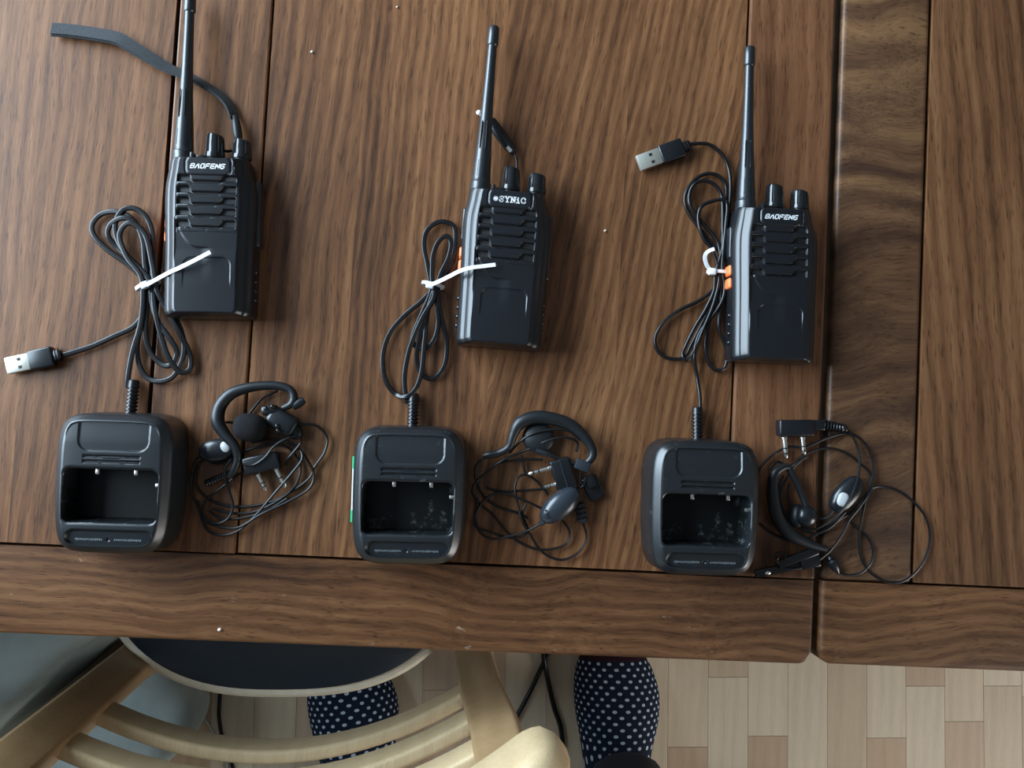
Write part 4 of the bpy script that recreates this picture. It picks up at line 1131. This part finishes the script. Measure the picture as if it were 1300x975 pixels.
# ------------------------------------------------------------------ the person: socked feet and trousers
def sock_mat():
    m, nt, b = new_mat('navy_polka_dot_knit')
    L = nt.links.new
    uv = N(nt, 'ShaderNodeUVMap'); uv.uv_map = 'UVMap'
    sep = N(nt, 'ShaderNodeSeparateXYZ'); L(uv.outputs[0], sep.inputs[0])
    def mt(op, a, b_=None):
        q = N(nt, 'ShaderNodeMath', operation=op)
        for k, x in enumerate((a, b_)):
            if x is None: continue
            if isinstance(x, (int, float)): q.inputs[k].default_value = x
            else: L(x, q.inputs[k])
        return q.outputs[0]
    v = mt('DIVIDE', sep.outputs[1], 0.0088)
    row = mt('FLOOR', v)
    u = mt('ADD', mt('DIVIDE', sep.outputs[0], 0.0130), mt('MULTIPLY', mt('MODULO', row, 2.0), 0.5))
    du = mt('MULTIPLY', mt('SUBTRACT', mt('FRACT', u), 0.5), 0.0130)
    dv = mt('MULTIPLY', mt('SUBTRACT', mt('FRACT', v), 0.5), 0.0088)
    d = mt('SQRT', mt('ADD', mt('MULTIPLY', du, du), mt('MULTIPLY', dv, dv)))
    f = mt('LESS_THAN', d, 0.0023)
    toe = mt('LESS_THAN', sep.outputs[1], 0.036)
    m1 = N(nt, 'ShaderNodeMix', data_type='RGBA'); m1.inputs['A'].default_value = (0.007, 0.012, 0.026, 1); m1.inputs['B'].default_value = (0.42, 0.47, 0.52, 1)
    L(f, m1.inputs['Factor'])
    m2 = N(nt, 'ShaderNodeMix', data_type='RGBA'); m2.inputs['B'].default_value = (0.026, 0.008, 0.014, 1)
    L(toe, m2.inputs['Factor']); L(m1.outputs['Result'], m2.inputs['A']); L(m2.outputs['Result'], b.inputs['Base Color'])
    b.inputs['Roughness'].default_value = 0.9; b.inputs['Specular IOR Level'].default_value = 0.15
    n = N(nt, 'ShaderNodeTexNoise'); n.inputs['Scale'].default_value = 900.0
    bp = N(nt, 'ShaderNodeBump'); bp.inputs['Strength'].default_value = 0.5; bp.inputs['Distance'].default_value = 0.0005
    L(n.outputs['Fac'], bp.inputs['Height']); L(bp.outputs['Normal'], b.inputs['Normal'])
    return m
M['sock'] = sock_mat()
STN = [  # y, z, half width, up, down, direction of "down" (y, z), x shift
    (.262, .022, .004, .004, .004, (0, -1), -.006), (.257, .022, .026, .012, .014, (0, -1), -.005), (.245, .024, .043, .019, .020, (0, -1), -.004), (.222, .027, .056, .026, .024, (0, -1), -.002),
    (.185, .031, .063, .035, .029, (0, -1), .002), (.150, .036, .061, .044, .034, (0, -1), .003), (.120, .043, .055, .049, .041, (-.08, -1), .002), (.095, .056, .049, .048, .058, (-.4, -.92), 0),
    (.074, .078, .045, .046, .098, (-.75, -.66), 0), (.064, .108, .043, .045, .066, (-.97, -.24), 0), (.061, .150, .042, .043, .047, (-1, 0), 0), (.061, .21, .045, .045, .052, (-1, 0), 0)]
def make_sock(parent, toe, ang, width=1.0):
    """toe: world point of the toe tip; ang: direction the foot points, from +Y"""
    rows = crom([(a[0], a[1], a[2] * width, a[3], a[4], a[5][0], a[5][1], a[6]) for a in STN], 0.006)
    n = 36; V = []; UV = []
    acc = 0.0; prev = None
    for y, z, w, a, b, dy, dz, xs in rows:
        dl = math.hypot(dy, dz) or 1; dy /= dl; dz /= dl
        topp = (y - dy * a, z - dz * a)
        if prev: acc += math.dist(prev, topp)
        prev = topp
        for k in range(n + 1):
            t = 2 * math.pi * k / n - math.pi / 2          # seam underneath
            sx = math.copysign(abs(math.cos(t)) ** 0.9, math.cos(t)); sy = math.sin(t)
            e = a if sy > 0 else b
            q = abs(sy) ** (0.75 if sy < 0 else 1.0) * (1 if sy > 0 else -1)
            x = xs + w * sx; yy = y - dy * e * q; zz = max(0.0, z - dz * e * q)
            V.append(Vector((x, yy - 0.262, zz)))
            UV.append(((k / n - 0.5) * (0.030 + 4.2 * w), acc))
    F = []
    for r in range(len(rows) - 1):
        for k in range(n):
            a = r * (n + 1) + k
            F.append((a, a + 1, a + n + 2, a + n + 1))
    Mx = Matrix.Translation(toe) @ Matrix.Rotation(ang, 4, 'Z')
    V = [Mx @ v for v in V]
    off = OFF[parent]
    me = bpy.data.meshes.new('sock')
    me.from_pydata([tuple(v - off) for v in V], [], F)
    uvl = me.uv_layers.new(name='UVMap')
    for lp in me.loops: uvl.data[lp.index].uv = UV[lp.vertex_index]
    for p_ in me.polygons: p_.use_smooth = True
    me.materials.append(M['sock'])
    link('sock', me, parent, 'navy knitted sock with white polka dots')
    return Mx @ Vector((0, -0.200, 0.0))

pe = thing('person', 'person standing behind the chair in navy polka-dot socks and dark trousers', 'person', (0.02, -0.60, 0))
ankR = make_sock(pe, Vector((0.262, -0.338, 0)), math.radians(2), 1.08)
ankL = make_sock(pe, Vector((-0.165, -0.372, 0)), math.radians(12), 1.1)
# trousers: two legs running up into the hips, one skin-like surface
def trousers():
    me = bpy.data.meshes.new('trousers')
    V = []; R = []
    hipR = Vector((0.145, -0.66, 0.86)); hipL = Vector((-0.065, -0.66, 0.86)); pelvis = Vector((0.04, -0.66, 0.95)); waist = Vector((0.04, -0.655, 1.06))
    V += [pelvis, waist, hipR, hipL]; R += [(.125, .11), (.145, .11), (.095, .10), (.095, .10)]
    E = [(0, 1), (0, 2), (0, 3)]
    for hip, ank, hi in ((hipR, ankR, 2), (hipL, ankL, 3)):
        knee = Vector(((hip.x + ank.x) / 2 + 0.01, (hip.y + ank.y) / 2 + 0.035, 0.48))
        cuff = Vector((ank.x, ank.y + 0.012, 0.105)); mid = Vector((ank.x, ank.y + 0.010, 0.16))
        sh = knee.lerp(mid, 0.5); th = knee.lerp(hip, 0.5)
        b0 = len(V)
        V += [th, knee, sh, mid, cuff]; R += [(.088, .09), (.070, .072), (.068, .070), (.066, .068), (.066, .068)]
        E += [(hi, b0), (b0, b0 + 1), (b0 + 1, b0 + 2), (b0 + 2, b0 + 3), (b0 + 3, b0 + 4)]
    off = OFF[pe]
    me.from_pydata([tuple(v - off) for v in V], E, [])
    o = link('trousers', me, pe, 'dark navy trousers')
    sk = o.modifiers.new('skin', 'SKIN'); sk.use_smooth_shade = True
    for i, r in enumerate(R):
        me.skin_vertices[0].data[i].radius = r
    me.skin_vertices[0].data[0].use_root = True
    ss = o.modifiers.new('sub', 'SUBSURF'); ss.levels = 2; ss.render_levels = 2
    me.materials.append(M['denim'])
    dg = bpy.context.evaluated_depsgraph_get()
    ev = bpy.data.meshes.new_from_object(o.evaluated_get(dg))
    o.modifiers.clear(); o.data = ev
    for p_ in ev.polygons: p_.use_smooth = True
    if not ev.materials: ev.materials.append(M['denim'])
trousers()

# ------------------------------------------------------------------ things on the floor
bagz = 0.26
bg_ = thing('cloth_bag', 'grey-green cloth bag slumped on the floor behind the chair post', 'bag', (-0.68, -0.32, 0))
def bag_vf():
    V, F = ellipsoid((0, 0, 0), (0.19, 0.205, 0.14), 0, 8.0, 96, 48)
    W_ = []
    for v in V:
        k = 0.006 * math.sin(v.x * 31 + v.y * 17) + 0.005 * math.sin(v.y * 43 - v.x * 11 + v.z * 30)
        s = 1.0 + 0.12 * max(0, -v.z / 0.14); sx = 1.0 + 0.06 * (1 - sstep(-0.12, 0.13, v.z))
        W_.append(Vector((v.x * sx + k, v.y * s + k, max(-0.14, v.z + k * 0.8 - 0.03 * (v.x / 0.2) ** 2 * (v.z > 0)))))
    return xf((W_, F), (-0.703, -0.275, 0.14), math.radians(-44))
part('bag_body', bag_vf(), M['bag'], bg_)
tag(part('cloth_pouch', ellipsoid((-0.474, -0.470, 0.084), (0.088, 0.115, 0.084), math.radians(-44), 3.2, 40, 24), M['bag']), 'small grey-green cloth pouch on the floor seen below the chair slats', 'pouch')
def floor_cable(label, seq, r, mat, cat='cable', grp='cables on the floor'):
    Q = []
    for u, v, z in crom([(a, b, z) for a, b, z in seq], 3.0): Q.append(W(u, v, z - T))
    o = part('floor_cable', sweep(Q, circ(r, 10)), mat, None)
    tag(o, label, cat, grp)
    return o
floor_cable('thick black cable looping out from under the table beside the chair post', [(712, 800, .006), (700, 822, .006), (690, 842, .006), (678, 868, .006), (664, 895, .006), (650, 922, .006), (640, 950, .006), (650, 985, .006), (690, 985, .006), (712, 955, .006), (712, 925, .006), (704, 900, .006), (697, 870, .006), (692, 845, .014), (690, 830, .014), (690, 800, .006)], 0.0038, M['cable'])
floor_cable('thin black cable on the floor seen through the chair slats', [(284, 800, .004), (281, 850, .004), (279, 885, .004), (278, 910, .004), (282, 935, .004), (292, 962, .004), (303, 1000, .004)], 0.0030, M['cable'])
floor_cable('thin pale grey wire on the floor seen through the chair slats', [(215, 830, .002), (238, 874, .002), (256, 905, .002), (274, 936, .002), (286, 962, .002), (292, 1000, .002)], 0.0019, M['grey_wire'])

# crumbs
for (u, v, s), lab in zip([(396, 66, .0012), (768, 293, .0012), (504, 9, .0009), (279, 799, .0016)],
                          ['pale crumb on the table near the strap radio knobs', 'pale crumb on the table between two radios', 'tiny pale crumb on the table beyond the middle radio', 'pale chip on the worn front edge of the table']):
    p = W(u, v, 0)
    tag(part('crumb', ellipsoid((p.x, p.y, T + s * 0.5), (s, s * 0.8, s * 0.6), 0.5, 2, 8, 6), M['crumb']), lab, 'crumb')
